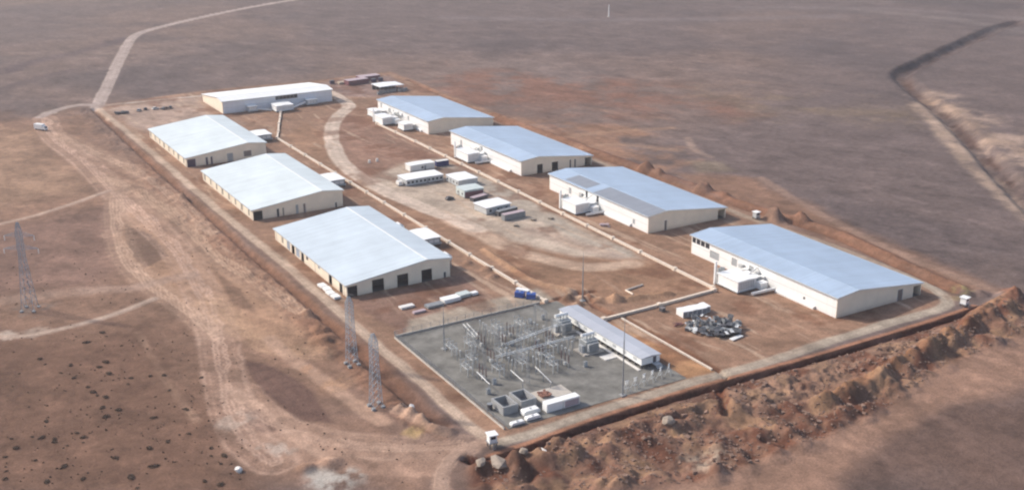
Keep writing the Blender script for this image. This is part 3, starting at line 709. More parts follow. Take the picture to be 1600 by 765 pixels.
# ------------------------------------------------------------------ warehouses
WID, LOW, TALL, RIDGE, XR = 41.0, 4.6, 7.3, 8.35, 31.6
def wall_pieces(mb, x0, x1, top, holes, t, flip=None):
    """wall in local x-z, thickness along +y from 0 to t, holes = (a, b, z0, z1)"""
    br = sorted({x0, x1} | {h[0] for h in holes} | {h[1] for h in holes} | ({XR} if x0 < XR < x1 and flip is None else set()))
    for a, b in zip(br[:-1], br[1:]):
        hs = [h for h in holes if h[0] <= a + 1e-6 and h[1] >= b - 1e-6]
        spans = [(-.3, None)]
        if hs:
            h = hs[0]; spans = []
            if h[2] > 0: spans.append((-.3, h[2]))
            spans.append((h[3], None))
        for z0, z1 in spans:
            ta, tb = (top(a), top(b)) if z1 is None else (z1, z1)
            mb.prism([(a, z0), (b, z0), (b, tb), (a, ta)], 0, t)
def warehouse(label, loc, rz, mirror, L, roofm, tallm, lowm, endm, front=(), tallw=(), loww=(), patches=()):
    """origin at the front corner on the low side; mirror puts the tall side on the left"""
    t = thing('warehouse', label, 'warehouse', loc, rz, 'large metal warehouses of the compound')
    sx = (lambda x: WID - x) if mirror else (lambda x: x)
    def fl(mb):
        mb.v = [(sx(x), y, z) for x, y, z in mb.v]; return mb
    top = lambda x: LOW + (RIDGE - LOW) * x / XR if x <= XR else RIDGE + (TALL - RIDGE) * (x - XR) / (WID - XR)
    T = .28
    f = MB(); wall_pieces(f, 0, WID, top, [h[:4] for h in front], T); fl(f).build('front_wall', endm, t)
    b = MB(); wall_pieces(b, 0, WID, top, [], T); b.v = [(x, L - T + y, z) for x, y, z in b.v]; fl(b).build('back_wall', endm, t)
    s = MB(); wall_pieces(s, T, L - T, lambda x: TALL, [h[:4] for h in tallw], T, True); s.v = [(WID - y, x, z) for x, y, z in s.v]; fl(s).build('tall_side_wall', tallm, t)
    s = MB(); wall_pieces(s, T, L - T, lambda x: LOW, [h[:4] for h in loww], T, True); s.v = [(y, x, z) for x, y, z in s.v]; fl(s).build('low_side_wall', lowm, t)
    oh, th, g_ = .55, .2, .012
    sl1 = (RIDGE - LOW) / XR; sl2 = (RIDGE - TALL) / (WID - XR)
    def slab(x0, x1, y0, y1, off, thk):
        zf = lambda x: (LOW + sl1 * x if x <= XR else RIDGE - sl2 * (x - XR)) + off
        pts = [x0] + ([XR] if x0 < XR < x1 else []) + [x1]
        return MB().prism([(x, zf(x)) for x in pts] + [(x, zf(x) + thk) for x in pts[::-1]], y0, y1)
    r = fl(slab(-oh, WID + oh, -oh, L + oh, g_, th)).build('roof', roofm, t)
    fl(slab(XR - .3, XR + .3, -oh + .02, L + oh - .02, g_ + th + .01, .06)).build('ridge_cap', 'trim' if not mirror else roofm, r)
    fl(slab(-oh - .02, WID + oh + .02, -oh - .07, -oh - .003, g_ - .12, th + .2)).build('gable_trim', 'trim', r)
    fl(slab(-oh - .02, WID + oh + .02, L + oh + .003, L + oh + .07, g_ - .12, th + .2)).build('gable_trim', 'trim', r)
    zl = LOW - sl1 * oh; zt = TALL - sl2 * oh
    fl(MB().box(-oh - .2, -oh - .003, -oh, L + oh, zl - .12, zl + .2)).build('gutter', 'lgrey', r)
    fl(MB().box(WID + oh + .003, WID + oh + .2, -oh, L + oh, zt - .12, zt + .2)).build('gutter', 'lgrey', r)
    for x0, x1, y0, y1 in patches:
        fl(slab(x0, x1, y0, y1, g_ + th + .015, .05)).build('roof_patch', 'roof_grey', r)
    KIND = {'shutter': ('roller_door', 'dark'), 'purple': ('roller_door', 'purple'), 'window': ('window', 'glass'), 'louvre': ('louvre', 'louvre'),
            'lgrey': ('louvre', 'louvre_grey'), 'lblue': ('louvre', 'louvre_blue'), 'door': ('door', 'brown_door'), 'dk': ('door', 'dark')}
    MB().box(T, WID - T, T, L - T, -.25, .06).build('floor', 'dgrey', t)  # floor tone darkened as interior shade seen through the doorways
    MB().box(T + .02, WID - T - .02, 5.4, 5.6, .063, LOW - .2).build('added_dark_wall', 'dgrey', t)  # unseen dark partition, added so the open doorways read black
    def fill(h, place):
        if len(h) < 5: return
        nm, mt = KIND[h[4]]
        a, b_, z0, z1 = h[:4]
        p = MB().box(a, b_, .14, .2, z0, z1); place(p); o = fl(p).build(nm, mt, t)
        if nm in ('window', 'roller_door', 'door'):
            q = MB(); e = .09
            q.box(a, a + e, -.03, .13, z0, z1).box(b_ - e, b_, -.03, .13, z0, z1).box(a + e, b_ - e, -.03, .13, z1 - e, z1)
            if nm == 'window':
                q.box(a + e, b_ - e, -.06, .13, z0, z0 + e)
                for k in range(1, max(2, int((b_ - a) / 2.4))):
                    xx = a + (b_ - a) * k / max(2, int((b_ - a) / 2.4)); q.box(xx - .04, xx + .04, .06, .13, z0 + e, z1 - e)
            place(q); fl(q).build('frame', 'lgrey' if nm != 'window' else 'dgrey', o)
        if nm == 'louvre':
            q = MB(); n = max(3, int((z1 - z0) / .35))
            for k in range(n):
                zz = z0 + (z1 - z0) * (k + .5) / n; q.box(a + .02, b_ - .02, .02, .135, zz - .05, zz + .05)
            place(q); fl(q).build('slat', mt, o)
    for h in front: fill(h, lambda p: p)
    def pt(p): p.v = [(WID - y, x, z) for x, y, z in p.v]
    def pl(p): p.v = [(y, x, z) for x, y, z in p.v]
    for h in tallw: fill(h, pt)
    for h in loww: fill(h, pl)
    # rail along the tall wall and a plinth, slightly proud
    q = MB().box(-.06, -.003, T, L - T, 3.5, 3.62); q.v = [(WID + .063 + x, y, z) for x, y, z in q.v]; fl(q).build('wall_rail', 'lgrey', t)
    dp = MB()
    for k in range(6):
        yy = 2 + k * (L - 4) / 5; dp.bar((-.10, yy, .1), (-.10, yy, LOW - .15), .06)
    fl(dp).split('downpipe', 'lgrey', t)
    return t

lou = [(4 + 9.2 * k, 6.2 + 9.2 * k, .9, 4.1, 'louvre') for k in range(8)]
warehouse('ice-blue roofed warehouse with four big dark front doors, nearest the switchyard in the left row', (140.9, 353.0, 0), 0, False, 73.6,
          'roof_ice', 'white_wall', 'cream', 'cream',
          front=[(.35, 4.1, 0, 3.9), (9.8, 14.4, 0, 4.6), (19.6, 24.0, 0, 4.6), (29.3, 33.6, 0, 4.6), (38.3, 39.3, 0, 2.2, 'dk')],
          loww=[(3.6, 6.6, 0, 4.0), (13.5, 16.6, 0, 4.0), (25, 27, 2.4, 3.6, 'lgrey'), (37, 39, 2.2, 3.8, 'dk'), (41.5, 44.5, 0, 4.0), (46, 50, .4, 4.0, 'lblue'), (51.5, 54.8, 0, 4.0), (56.5, 60, .4, 4., 'lblue'), (64, 66, 1, 3.8, 'louvre')])
warehouse('whitish roofed warehouse with one black corner door, in the middle of the left row', (141.2, 455.2, 0), 0, False, 73.2,
          'roof_pale', 'white_wall', 'cream', 'cream',
          front=[(.35, 4.3, 0, 3.9), (10.6, 11.7, 0, 3.6, 'dk'), (13.2, 13.9, 0, 3.6, 'louvre'), (19.2, 20.4, 0, 4, 'lgrey'), (22.6, 23.7, 0, 4, 'door'), (37.3, 38.2, 0, 2.2, 'dk')], loww=lou[:8])
warehouse('whitish roofed warehouse with a dark purple corner door, farthest of the left row', (141.0, 555.4, 0), 0, False, 72.4,
          'roof_pale', 'white_wall', 'cream', 'cream',
          front=[(.35, 4.6, 0, 3.9, 'purple'), (9.6, 10.8, 0, 3.8, 'purple'), (12.1, 13.2, 0, 3.8, 'purple'), (20.6, 23.6, 0, 4.2, 'lgrey'), (29.2, 33.2, 1.4, 4.4, 'door')], loww=lou[:8])
warehouse('light blue roofed warehouse with four black windows high on its side, behind the scrap heap', (274.4, 251.0, 0), 0, True, 76.4,
          'roof_blue', 'white_wall', 'cream', 'cream',
          front=[(9.2, 11.8, 0, 4.3, 'door'), (.35, 3.9, 0, 4.0)],
          tallw=[(73.9, 75.9, 4.7, 6.95, 'window'), (71.3, 73.4, 4.7, 6.95, 'window'), (68.6, 70.8, 4.7, 6.95, 'window'), (65.8, 68.1, 4.7, 6.95, 'window'),
                 (60, 65.4, 1.6, 4.6, 'lgrey'), (50, 53, 2.4, 5.4, 'lgrey'), (41, 43.5, 3.2, 5.4, 'lgrey'), (14.6, 15.6, 1.6, 2.6, 'dk')])
warehouse('light blue roofed warehouse with two grey patches along its left roof edge', (274.3, 355.0, 0), 0, True, 75.2,
          'roof_blue', 'white_wall', 'cream', 'cream',
          front=[(31.4, 32.7, 0, 4.2, 'door'), (.35, 4.2, 0, 4.0)],
          tallw=[(57, 59, 2.2, 5, 'lgrey'), (44, 45.6, 4.0, 7.0, 'dk'), (35.6, 37.2, 4.0, 7.0, 'dk'), (47, 51, 2, 4.6, 'lgrey'), (9, 10.6, 1.4, 3.4, 'lgrey')],
          patches=[(XR + .6, WID + .4, -.4, 39.5), (XR + 1.2, WID - .6, 46, 63)])
warehouse('plain blue roofed warehouse with two dark doors and two slits in its cream front wall', (274.6, 456.0, 0), 0, True, 72.6,
          'roof_blue', 'white_wall', 'cream', 'cream',
          front=[(28.8, 32.0, 0, 4.4), (20.0, 23.6, 0, 4.4), (12.4, 13.3, 0, 4.2, 'dk'), (9.6, 10.5, 0, 4.2, 'dk'), (.35, 4.2, 0, 4.0)],
          tallw=[(60, 62, 2, 4.8, 'lgrey'), (38, 40, 3, 6, 'lgrey')])
warehouse('light blue roofed warehouse with a blank cream front wall, farthest of the right row', (274.3, 554.5, 0), 0, True, 67.0,
          'roof_blue', 'white_wall', 'cream', 'cream', front=[],
          tallw=[(61, 63.2, 3.6, 6.2, 'lgrey'), (49, 52, 2.6, 5.2, 'lgrey'), (43.5, 46, 2.6, 5.2, 'lgrey'), (24, 26.4, 3, 5.4, 'lgrey')])
warehouse('long white roofed warehouse with a strip of black windows, across the far end', (262.4, 664.0, 0), R(90), True, 69.4,
          'roof_white', 'grey_wall', 'cream', 'cream', front=[],
          tallw=[(22.6 + 2.35 * k, 24.86 + 2.35 * k, 4.7, 6.95, 'window') for k in range(6)])

# ------------------------------------------------------------------ transformer cabins beside the warehouses
def kiosk(label, loc, w_, d_, h_, second=None, mast=False, ramp=None, slatted=False, wall=None, mat='white', z0=.9, grp='white transformer cabins beside the warehouses'):
    """cabin on a raised deck: w_ along x, d_ along y, origin at its near left corner"""
    t = thing('transformer_cabin', label, 'transformer cabin', loc, 0, grp)
    MB().box(-.4, w_ + .4, -.3, d_ + .3, z0 - .25, z0).build('deck', 'lgrey', t)
    lg = MB()
    for i in range(3):
        for j in range(3):
            x, y = .3 + i * (w_ - .6) / 2, .3 + j * (d_ - .6) / 2
            lg.box(x - .18, x + .18, y - .18, y + .18, -.4, z0 - .253)
    lg.split('leg', 'dgrey', t)
    b = MB().box(0, w_, 0, d_, z0 + .003, h_).build('cabin', mat, t)
    MB().prism([(-.35, h_ + .003), (w_ + .35, h_ + .003), (w_ + .35, h_ + .16), (w_ * .5, h_ + .38), (-.35, h_ + .16)], -.35, d_ + .35).build('roof', 'white', t)
    n = 3
    for k in range(n):
        a0 = .35 + k * (w_ - .7) / n
        MB().box(a0, a0 + (w_ - .7) / n - .25, -.07, -.004, z0 + .4, h_ - .5).build('door', 'offwhite' if not slatted else 'grey', t)
    if slatted:
        q = MB()
        for k in range(10): q.box(.3 + k * (w_ - .6) / 10, .3 + (k + .45) * (w_ - .6) / 10, -.12, -.075, z0 + .3, h_ - .3)
        q.build('slatted_grille', 'white', t)
    if second:
        x0, x1, y0, y1, hh = second
        s = MB().box(x0, x1, y0, y1, z0 - .2, hh).build('radiator_bank', 'white', t)
        q = MB()
        for k in range(7):
            yy = y0 + (k + .5) * (y1 - y0) / 7; q.box(x1 + .003, x1 + .5, yy - .1, yy + .1, z0 + .1, hh - .2)
        for k in range(5):
            xx = x0 + (k + .5) * (x1 - x0) / 5; q.box(xx - .1, xx + .1, y0 - .45, y0 - .003, z0 + .1, hh - .25)
        q.build('cooling_fin', 'lgrey', s)
    if mast:
        an = MB().box(w_ + .05, w_ + 3.2, -2.6, .2, z0 - .1, z0 + 2.2).build('annex', 'white', t)
        MB().box(w_ - .1, w_ + 3.35, -2.75, .18, z0 + 2.203, z0 + 2.34).build('annex_roof', 'white', an)
        MB().box(.6, 3.4, d_ + .35, d_ + 3.0, -.3, h_ - .8).build('switch_box', 'offwhite', t)
        MB().box(3.8, 6.2, d_ + .5, d_ + 2.4, -.3, h_ - 1.6).build('switch_box', 'white', t)
        xw = 274.3 - loc[0]
        for k in range(5):
            zz = random.uniform(2.0, 4.6); yy = d_ * .1 + k * d_ * .26
            MB().box(xw - random.uniform(.9, 1.6), xw - .16, yy, yy + random.uniform(1.2, 2.2), zz, zz + random.uniform(.9, 1.6)).build('vent_box', ['white', 'lgrey', 'tgrey'][k % 3], t)
        MB().prism([(xw - 1.0, -.2), (xw - .16, -.2), (xw - .16, 1.3), (xw - 1.0, .8)], -24, -5.2).build('duct_run', 'white', t)
        MB().bar((w_ + 1.2, d_ * .5, h_ - .6), (xw - .15, d_ * .5, h_ + 1.2), .3, 6).build('pipe', 'offwhite', t)
        mx, my, mh = mast
        MB().box(mx - .35, mx + .35, my - .35, my + .35, -.3, mh).build('cable_riser', 'white', t)
        q = MB()
        for k in range(3): q.box(mx + 1.2 + 1.1 * k, mx + 1.9 + 1.1 * k, my - .3, my + .3, h_ - .6, h_ + 1.2 + .3 * (k % 2))
        q.split('bushing_box', 'tgrey', t)
    if ramp:
        (xa, ya, za), (xb, yb, zb) = ramp
        MB().bar((xa, ya, za), (xb, yb, zb), .55, 4).build('cable_duct', 'white', t)
        q = MB()
        for k in range(4):
            u = (k + .5) / 4; q.box(xa + (xb - xa) * u - .1, xa + (xb - xa) * u + .1, ya + (yb - ya) * u - .1, ya + (yb - ya) * u + .1, -.3, za + (zb - za) * u - .5)
        q.split('duct_support', 'grey', t)
    if wall:
        x0, x1, y0, y1, z_ = wall
        MB().box(x0, x1, y0, y1, z_, z_ + .8).build('wall_link', 'offwhite', t)
    return t
kiosk('white slatted transformer cabin on a raised deck beside the warehouse with four black windows', (260.6, 284.6, 0), 8.4, 10.6, 4.6,
      (9.0, 12.2, 1.6, 9.0, 4.0), (-.1, 12.2, 8.6), ((3.2, -3.8, .9), (13.3, -4.6, 1.2)), True, (8.6, 13.6, 10, 11.6, 3.2))
kiosk('white transformer cabin with tall riser beside the warehouse whose roof has grey patches', (262.3, 390.4, 0), 7.2, 10.6, 4.7,
      (7.6, 11.2, .4, 8.0, 4.1), (-.1, 12.0, 8.4), ((3.2, -3.4, .9), (11.8, -4.4, 1.2)), False, (7, 11.8, 9, 10.4, 3.2))
kiosk('white transformer cabin with dark underside beside the plain blue-roofed warehouse third from the front', (263.6, 489.3, 0), 6.6, 12.8, 4.7,
      (7.0, 10.4, 1.2, 8.4, 3.8), (.2, 14.2, 8.2), ((2.4, -3.2, .9), (10.8, -4.2, 1.2)), False, (6.4, 11.0, 10, 11.4, 3.2))
kiosk('white transformer cabin, largest of the three against the farthest warehouse of the right row', (261.2, 586.2, 0), 6.6, 11.4, 4.4,
      (7.0, 10.4, 1, 8, 3.8), (.2, 13, 7.6), None, False, (6.4, 12.6, 9, 10.4, 3.0))
kiosk('small white transformer cabin at the near corner of the farthest warehouse of the right row', (265.6, 567.6, 0), 5.4, 7.4, 3.8, (5.8, 7.8, 1, 6, 3.0))
kiosk('small white transformer cabin at the far end of the farthest warehouse of the right row', (264.8, 606.8, 0), 5.4, 8.4, 3.9, (5.8, 8.4, 1, 7, 3.4))
kiosk('white flat cabin with shaded underside behind the ice-blue roofed warehouse', (186.6, 385.4, 0), 8.0, 13.0, 3.7, None, None, None, False, (-4.2, -.4, 5, 6.4, 2.4), z0=1.3, mat='grey')
kiosk('white flat cabin behind the warehouse in the middle of the left row', (187.0, 482.8, 0), 7.8, 12.6, 3.7, None, None, None, False, (-4.6, -.4, 5, 6.4, 2.4), z0=1.3, mat='grey')
kiosk('white flat cabin behind the farthest warehouse of the left row', (187.4, 585.6, 0), 8.2, 12.0, 3.7, None, None, None, False, (-5, -.4, 5, 6.4, 2.4), z0=1.3, mat='grey')
kiosk('white cabin in the middle before the long white-roofed warehouse, below its black windows', (221.4, 650.6, 0), 10.6, 8.8, 3.8, None, None, None)
kiosk('small grey-white cabin at the left part of the long white-roofed warehouse wall', (207.4, 659.2, 0), 5.0, 4.2, 3.4, None, None, ((5.4, 1.5, 1.6), (13.2, -2, .6)), mat='lgrey')
kiosk('small grey-white cabin at the right part of the long white-roofed warehouse wall', (244.2, 659.2, 0), 6.4, 4.2, 3.4, None, None, ((-.6, 1.5, 2.2), (-11.0, -3, .6)), mat='lgrey')
# two small roof-edge tanks behind the near left warehouse
for x, y, lb in ((184.2, 402.5, 'small white tank on legs behind the ice-blue roofed warehouse, farther one'), (184.0, 360.5, 'small white tank on legs behind the ice-blue roofed warehouse, at its near end')):
    t = thing('storage_tank', lb, 'tank', (x, y, 0))
    MB().bar((1.6, 0, 4.2), (1.6, 4.4, 4.2), 1.25, 14).build('barrel', 'white', t, True)
    MB().box(.5, .75, .4, .7, -.3, 3.2).box(2.4, 2.65, .4, .7, -.3, 3.2).box(.5, .75, 3.6, 3.9, -.3, 3.2).box(2.4, 2.65, 3.6, 3.9, -.3, 3.2).split('leg', 'galv', t)

# ------------------------------------------------------------------ raised cable ducts
def duct(name, label, pts, wdt=.95, hgt_=.75):
    t = thing(name, label, 'cable duct', (pts[0][0], pts[0][1], 0), 0, 'raised cable ducts across the compound')
    ox, oy = pts[0]
    lids, body, pil = MB(), MB(), MB()
    for (x0, y0), (x1, y1) in zip(pts[:-1], pts[1:]):
        L = math.hypot(x1 - x0, y1 - y0); a = math.atan2(y1 - y0, x1 - x0)
        cx, cy = (x0 + x1) / 2 - ox, (y0 + y1) / 2 - oy
        body.obox((cx, cy, hgt_ / 2 - .2), L / 2, wdt / 2 - .12, hgt_ / 2 + .1, a)
        n = max(1, int(L / 2.4))
        for k in range(n):
            u = (k + .5) / n
            lids.obox((x0 + (x1 - x0) * u - ox, y0 + (y1 - y0) * u - oy, hgt_ + .02 + random.uniform(0, .04)), L / n / 2 - .03, wdt / 2 + random.uniform(-.03, .05), .08, a + random.uniform(-.012, .012))
        n = max(1, int(L / 17))
        for k in range(0 if (x0, y0) == pts[0] else 1, n + 1):
            u = k / n
            pil.obox((x0 + (x1 - x0) * u - ox, y0 + (y1 - y0) * u - oy, .35), .75, .75, .85, a)
    body.build('duct_body', 'cduct', t); lids.build('cover_slabs', 'cduct', t); pil.split('junction_box', 'cduct', t)
    return t
duct('cable_duct', 'long pale raised duct along the left row of warehouses, running down to the switchyard corner',
     [(222.5, 647.0), (217.5, 634), (211.8, 620.0), (205, 602), (199.4, 588.3), (199.2, 525.0), (199.1, 449.0), (198.8, 386.5), (198.6, 334.1), (198.4, 313.4)])
duct('cable_duct', 'long pale raised duct along the right row of warehouses, ending at the cross duct',
     [(260.2, 592.0), (260.4, 542.7), (259.6, 471.3), (258.4, 394.5), (257.3, 337.6), (256.6, 293.4)])
duct('cable_duct', 'short pale raised duct crossing from the switchyard building to the slatted transformer cabin',
     [(206.6, 289.6), (230.2, 290.1), (255.4, 291.2)])
t = thing('kerb_wall', 'low straight pale kerb wall beside a dark ditch, right of the long switchyard building', 'kerb wall', (212.4, 241, 0))
MB().box(-.25, .25, 0, 46.5, -.4, .45).build('wall', 'conc', t)
MB().box(-.32, .32, -.05, 46.55, .453, .55).build('coping', 'cduct', t)
t = thing('pipe', 'short pale bent pipe lying on the soil bank above the cross duct', 'pipe', (228.6, 304.5, gz(228.6, 304.5)))
MB().bar((0, -1.5, .35), (0, 3, .35), .35, 8).bar((0, 3, .35), (8.6, 4.4, .35), .35, 8).build('pipe_run', 'cduct', t)

# ------------------------------------------------------------------ switchyard fence
def fence(label, a, b, kerb=.5):
    ax, ay = a; L = math.hypot(b[0] - ax, b[1] - ay); rz = math.atan2(b[1] - ay, b[0] - ax)
    t = thing('fence', label, 'fence', (ax, ay, 0), rz, 'fences round the switchyard')
    MB().box(0, L, -.2, .2, -.4, kerb).build('kerb', 'conc', t)
    n = int(L / 3.2)
    p0 = None
    for k in range(n + 1):
        x = L * k / n
        if p0 is None: p0 = MB().bar((0, 0, kerb + .003), (0, 0, 2.5), .07, 6).build('post', 'galv', t)
        o = p0 if k == 0 else p0.copy()
        if k: COL.objects.link(o)
        o.location.x = x
    q = MB()
    for z in (.9, 1.7, 2.42): q.bar((0, 0, z), (L, 0, z), .035, 4)
    x = 0
    while x < L: q.box(x - .012, x + .012, -.012, .012, kerb + .05, 2.42); x += .34
    q.build('mesh_panel', 'galv', t)
fence('galvanised mesh fence on a pale kerb along the left edge of the switchyard', (139.7, 241.0), (140.3, 312.3))
fence('galvanised mesh fence on a pale kerb along the back edge of the switchyard', (140.6, 312.7), (196.0, 313.3), .7)

# ------------------------------------------------------------------ long switchgear building in the yard
t = thing('switchgear_building', 'long low grey-roofed white building on piers along the right side of the switchyard', 'building', (194.6, 252.6, .1))
MB().box(0, 6.9, 0, 45.6, 1.1, 3.35).build('wall', 'white', t)
pr = MB()
for k in range(16):
    for x in (.3, 3.4, 6.5): pr.box(x - .25, x + .25, .2 + k * 3.0, .7 + k * 3.0, -.4, 1.097)
pr.split('pier', 'dgrey', t)
rf = MB().prism([(-.35, 3.36), (7.25, 3.36), (7.25, 3.5), (3.45, 3.85), (-.35, 3.5)], -.35, 45.95).build('roof', 'roof_silver', t)
for k in range(8):
    w0 = MB().box(-.06, -.004, 2.5 + k * 5.4, 4.2 + k * 5.4, 1.8, 2.7).build('window', 'lgrey', t)
d0 = MB().box(4.3, 5.5, -.06, -.004, 1.15, 3.1).build('door', 'dgrey', t)
MB().box(4.0, 6.2, -2.0, -.07, .9, 1.1).box(4.0, 6.2, -2.4, -2.03, .55, .75).box(4.0, 6.2, -2.8, -2.43, .2, .4).build('steps', 'lgrey', t)
MB().box(-1.6, -.6, -.6, 34.0, -.2, .22).build('path_slab', 'offwhite', t)

# ------------------------------------------------------------------ switchyard equipment (local x along a bay)
G = .1
def transformer(label, loc):
    t = thing('power_transformer', label, 'transformer', loc, 0, 'big grey transformers in the switchyard')
    MB().box(-1.0, 6.6, -1.4, 4.6, -.2, .35).build('plinth', 'conc', t)
    MB().box(.8, 5.2, .2, 3.2, .353, 3.9).box(.6, 5.4, .05, 3.35, 3.6, 3.903).build('tank', 'tgrey', t)
    for y0 in (-1.1, 3.45):
        q = MB()
        for k in range(9): q.box(1.0 + k * .46, 1.12 + k * .46, y0, y0 + 1.05, .8, 3.5)
        q.box(.9, 5.0, y0 + .2, y0 + .35, 3.2, 3.38).box(.9, 5.0, y0 + .2, y0 + .35, .9, 1.05).build('radiator', 'lgrey', t)
    MB().bar((.6, 2.7, 5.2), (5.4, 2.7, 5.2), .55, 12).bar((1.5, 2.7, 3.9), (1.5, 2.7, 4.7), .1).bar((4.5, 2.7, 3.9), (4.5, 2.7, 4.7), .1).build('conservator', 'white', t)
    for k in range(3):
        MB().sheds((1.5 + k * 1.3, 1.0, 3.9), (1.2 + k * 1.3, .6, 6.1), .24, 6).build('bushing', 'greypor', t)
    MB().box(-.5, .5, .6, 2.4, .353, 2.6).build('control_box', 'lgrey', t)
    return t
transformer('grey power transformer with radiators, the one nearer the back fence of the switchyard', (187.0, 287.6, G))
transformer('grey power transformer with radiators, the one beside the blank pale slab', (185.6, 270.2, G))
t = tag(MB().box(0, 5.2, 0, 3.2, 0, .25).build('concrete_slab', 'offwhite'), 'pale blank slab on the gravel just right of the middle power transformer', 'slab'); t.location = (191.0 - 4.6 + 5.6, 262.6, G); t.scale = (.25, 1, 1)
t.scale = (1, 1, 1); t.location = (188.6, 263.0, G)

def breaker():
    t = thing('circuit_breaker', 'three dark brown circuit breaker poles on a steel frame in the switchyard', 'circuit breaker', (0, 0, 0), 0, 'circuit breakers in the switchyard')
    q = MB()
    for y in (-2, 0, 2): q.box(-.12, .12, y - .12, y + .12, 0, 1.8)
    q.box(-.14, .14, -2.3, 2.3, 1.6, 1.78).build('frame', 'galv', t)
    MB().box(-.35, .35, -.5, .5, .6, 1.5).build('drive_box', 'lgrey', t)
    for y in (-2, 0, 2): MB().sheds((0, y, 1.8), (0, y, 4.6), .24, 7).build('pole', 'brownpor', t)
    return t
def disconnector():
    t = thing('disconnect_switch', 'grey disconnect switch with six insulators on a steel frame in the switchyard', 'disconnect switch', (0, 0, 0), 0, 'disconnect switches in the switchyard')
    q = MB()
    for y in (-2.2, 2.2):
        for x in (-.8, .8): q.box(x - .1, x + .1, y - .1, y + .1, 0, 2.3)
    for x in (-.8, .8): q.box(x - .12, x + .12, -2.6, 2.6, 2.3, 2.48)
    for y in (-2.2, 0, 2.2): q.box(-1.1, 1.1, y - .1, y + .1, 2.49, 2.62)
    q.build('frame', 'lgrey', t)
    for y in (-2.2, 0, 2.2):
        for x in (-.8, .8): MB().sheds((x, y, 2.62), (x, y, 4.0), .18, 5).build('insulator', 'greypor', t)
    q = MB()
    for y in (-2.2, 0, 2.2): q.bar((-1.2, y, 4.06), (1.2, y, 4.06), .07, 6)
    q.split('switch_blade', 'lgrey', t)
    return t
def ct_set():
    t = thing('instrument_transformer', 'three slim grey instrument transformers on posts in the switchyard', 'instrument transformer', (0, 0, 0), 0, 'instrument transformers in the switchyard')
    q = MB()
    for y in (-2, 0, 2): q.bar((0, y, 0), (0, y, 2.1), .12, 6)
    q.split('post', 'galv', t)
    for y in (-2, 0, 2):
        b = MB().sheds((0, y, 2.1), (0, y, 3.9), .2, 6).build('insulator', 'greypor', t)
        MB().bar((0, y, 3.9), (0, y, 4.35), .28, 8).build('head', 'lgrey', b)
    return t
def gantry(h=8.0, w_=7.0):
    t = thing('gantry', 'grey lattice gantry standing over the switchyard bays', 'gantry', (0, 0, 0), 0, 'gantries over the switchyard')
    for y in (-w_ / 2, w_ / 2):
        q = MB()
        for x in (-.45, .45):
            for dy in (-.3, .3): q.bar((x, y + dy, 0), (x * .55, y + dy * .6, h), .055, 4)
        n = 9
        for k in range(n):
            z0, z1 = h * k / n, h * (k + 1) / n
            for dy in (-.3, .3): q.bar((-.42 * (1 if k % 2 else -1), y + dy, z0), (.42 * (1 if k % 2 else -1), y + dy, z1), .035, 4)
        q.build('column', 'galv', t)
    q = MB()
    for x in (-.25, .25):
        for z in (h, h + .5): q.bar((x, -w_ / 2 - .4, z), (x, w_ / 2 + .4, z), .05, 4)
    n = 10
    for k in range(n):
        y0, y1 = -w_ / 2 + w_ * k / n, -w_ / 2 + w_ * (k + 1) / n
        for x in (-.25, .25): q.bar((x, y0, h if k % 2 else h + .5), (x, y1, h + .5 if k % 2 else h), .035, 4)
    q.build('beam', 'galv', t)
    for k in range(3): MB().sheds((0, -w_ / 2 + w_ * (k + .5) / 3, h - 1.3), (0, -w_ / 2 + w_ * (k + .5) / 3, h), .13, 6).build('insulator', 'greypor', t)
    return t
def busbar(label, a, b, z, sp=1.6, n=3, tr=.11):
    ax, ay = a; L = math.hypot(b[0] - ax, b[1] - ay); rz = math.atan2(b[1] - ay, b[0] - ax)
    t = thing('busbar', label, 'busbar', (ax, ay, G), rz, 'pale tubular busbars of the switchyard')
    q, p, s = MB(), [], MB()
    for i in range(n):
        y = (i - (n - 1) / 2) * sp
        q.bar((0, y, z), (L, y, z), tr, 6)
    m_ = max(2, int(L / 5) + 1)
    for k in range(m_):
        x = .4 + (L - .8) * k / (m_ - 1)
        p.append(MB().bar((x, 0, 0), (x, 0, z - 1.2), .13, 6).box(x - .1, x + .1, -(n - 1) / 2 * sp - .2, (n - 1) / 2 * sp + .2, z - 1.2, z - 1.05))
        for i in range(n): s.bar((x, (i - (n - 1) / 2) * sp, z - 1.05), (x, (i - (n - 1) / 2) * sp, z - .1), .13, 6)
    q.split('tube', 'white', t); s.split('insulator', 'greypor', t)
    for P_ in p: P_.build('support', 'galv', t)
def place(proto, spots):
    for i, (x, y, rz) in enumerate(spots):
        if i == 0: proto.location = (x, y, G); proto.rotation_euler.z = rz
        else: dup(proto, (x, y, G), rz)
place(breaker(), [(172.5, 293.5, 0), (172.8, 276.2, 0), (157.4, 279.5, 0), (175.8, 266.2, 0), (160.8, 291.5, 0), (166.6, 288.2, 0), (180.2, 282.0, 0), (149.6, 270.6, 0)])
place(disconnector(), [(168.2, 292.4, 0), (167.6, 277.5, 0), (152.0, 281.8, 0), (162.0, 281.4, 0), (163.6, 272.0, 0), (156.6, 291.2, 0), (170.8, 266.0, 0), (178.4, 277.8, 0), (155.4, 271.6, 0), (173.6, 287.6, 0), (160.6, 297.0, 0), (170.6, 298.6, 0), (178.6, 297.4, 0), (150.4, 292.6, 0), (147.6, 277.0, 0), (172.8, 271.4, 0), (177.0, 288.4, 0)])
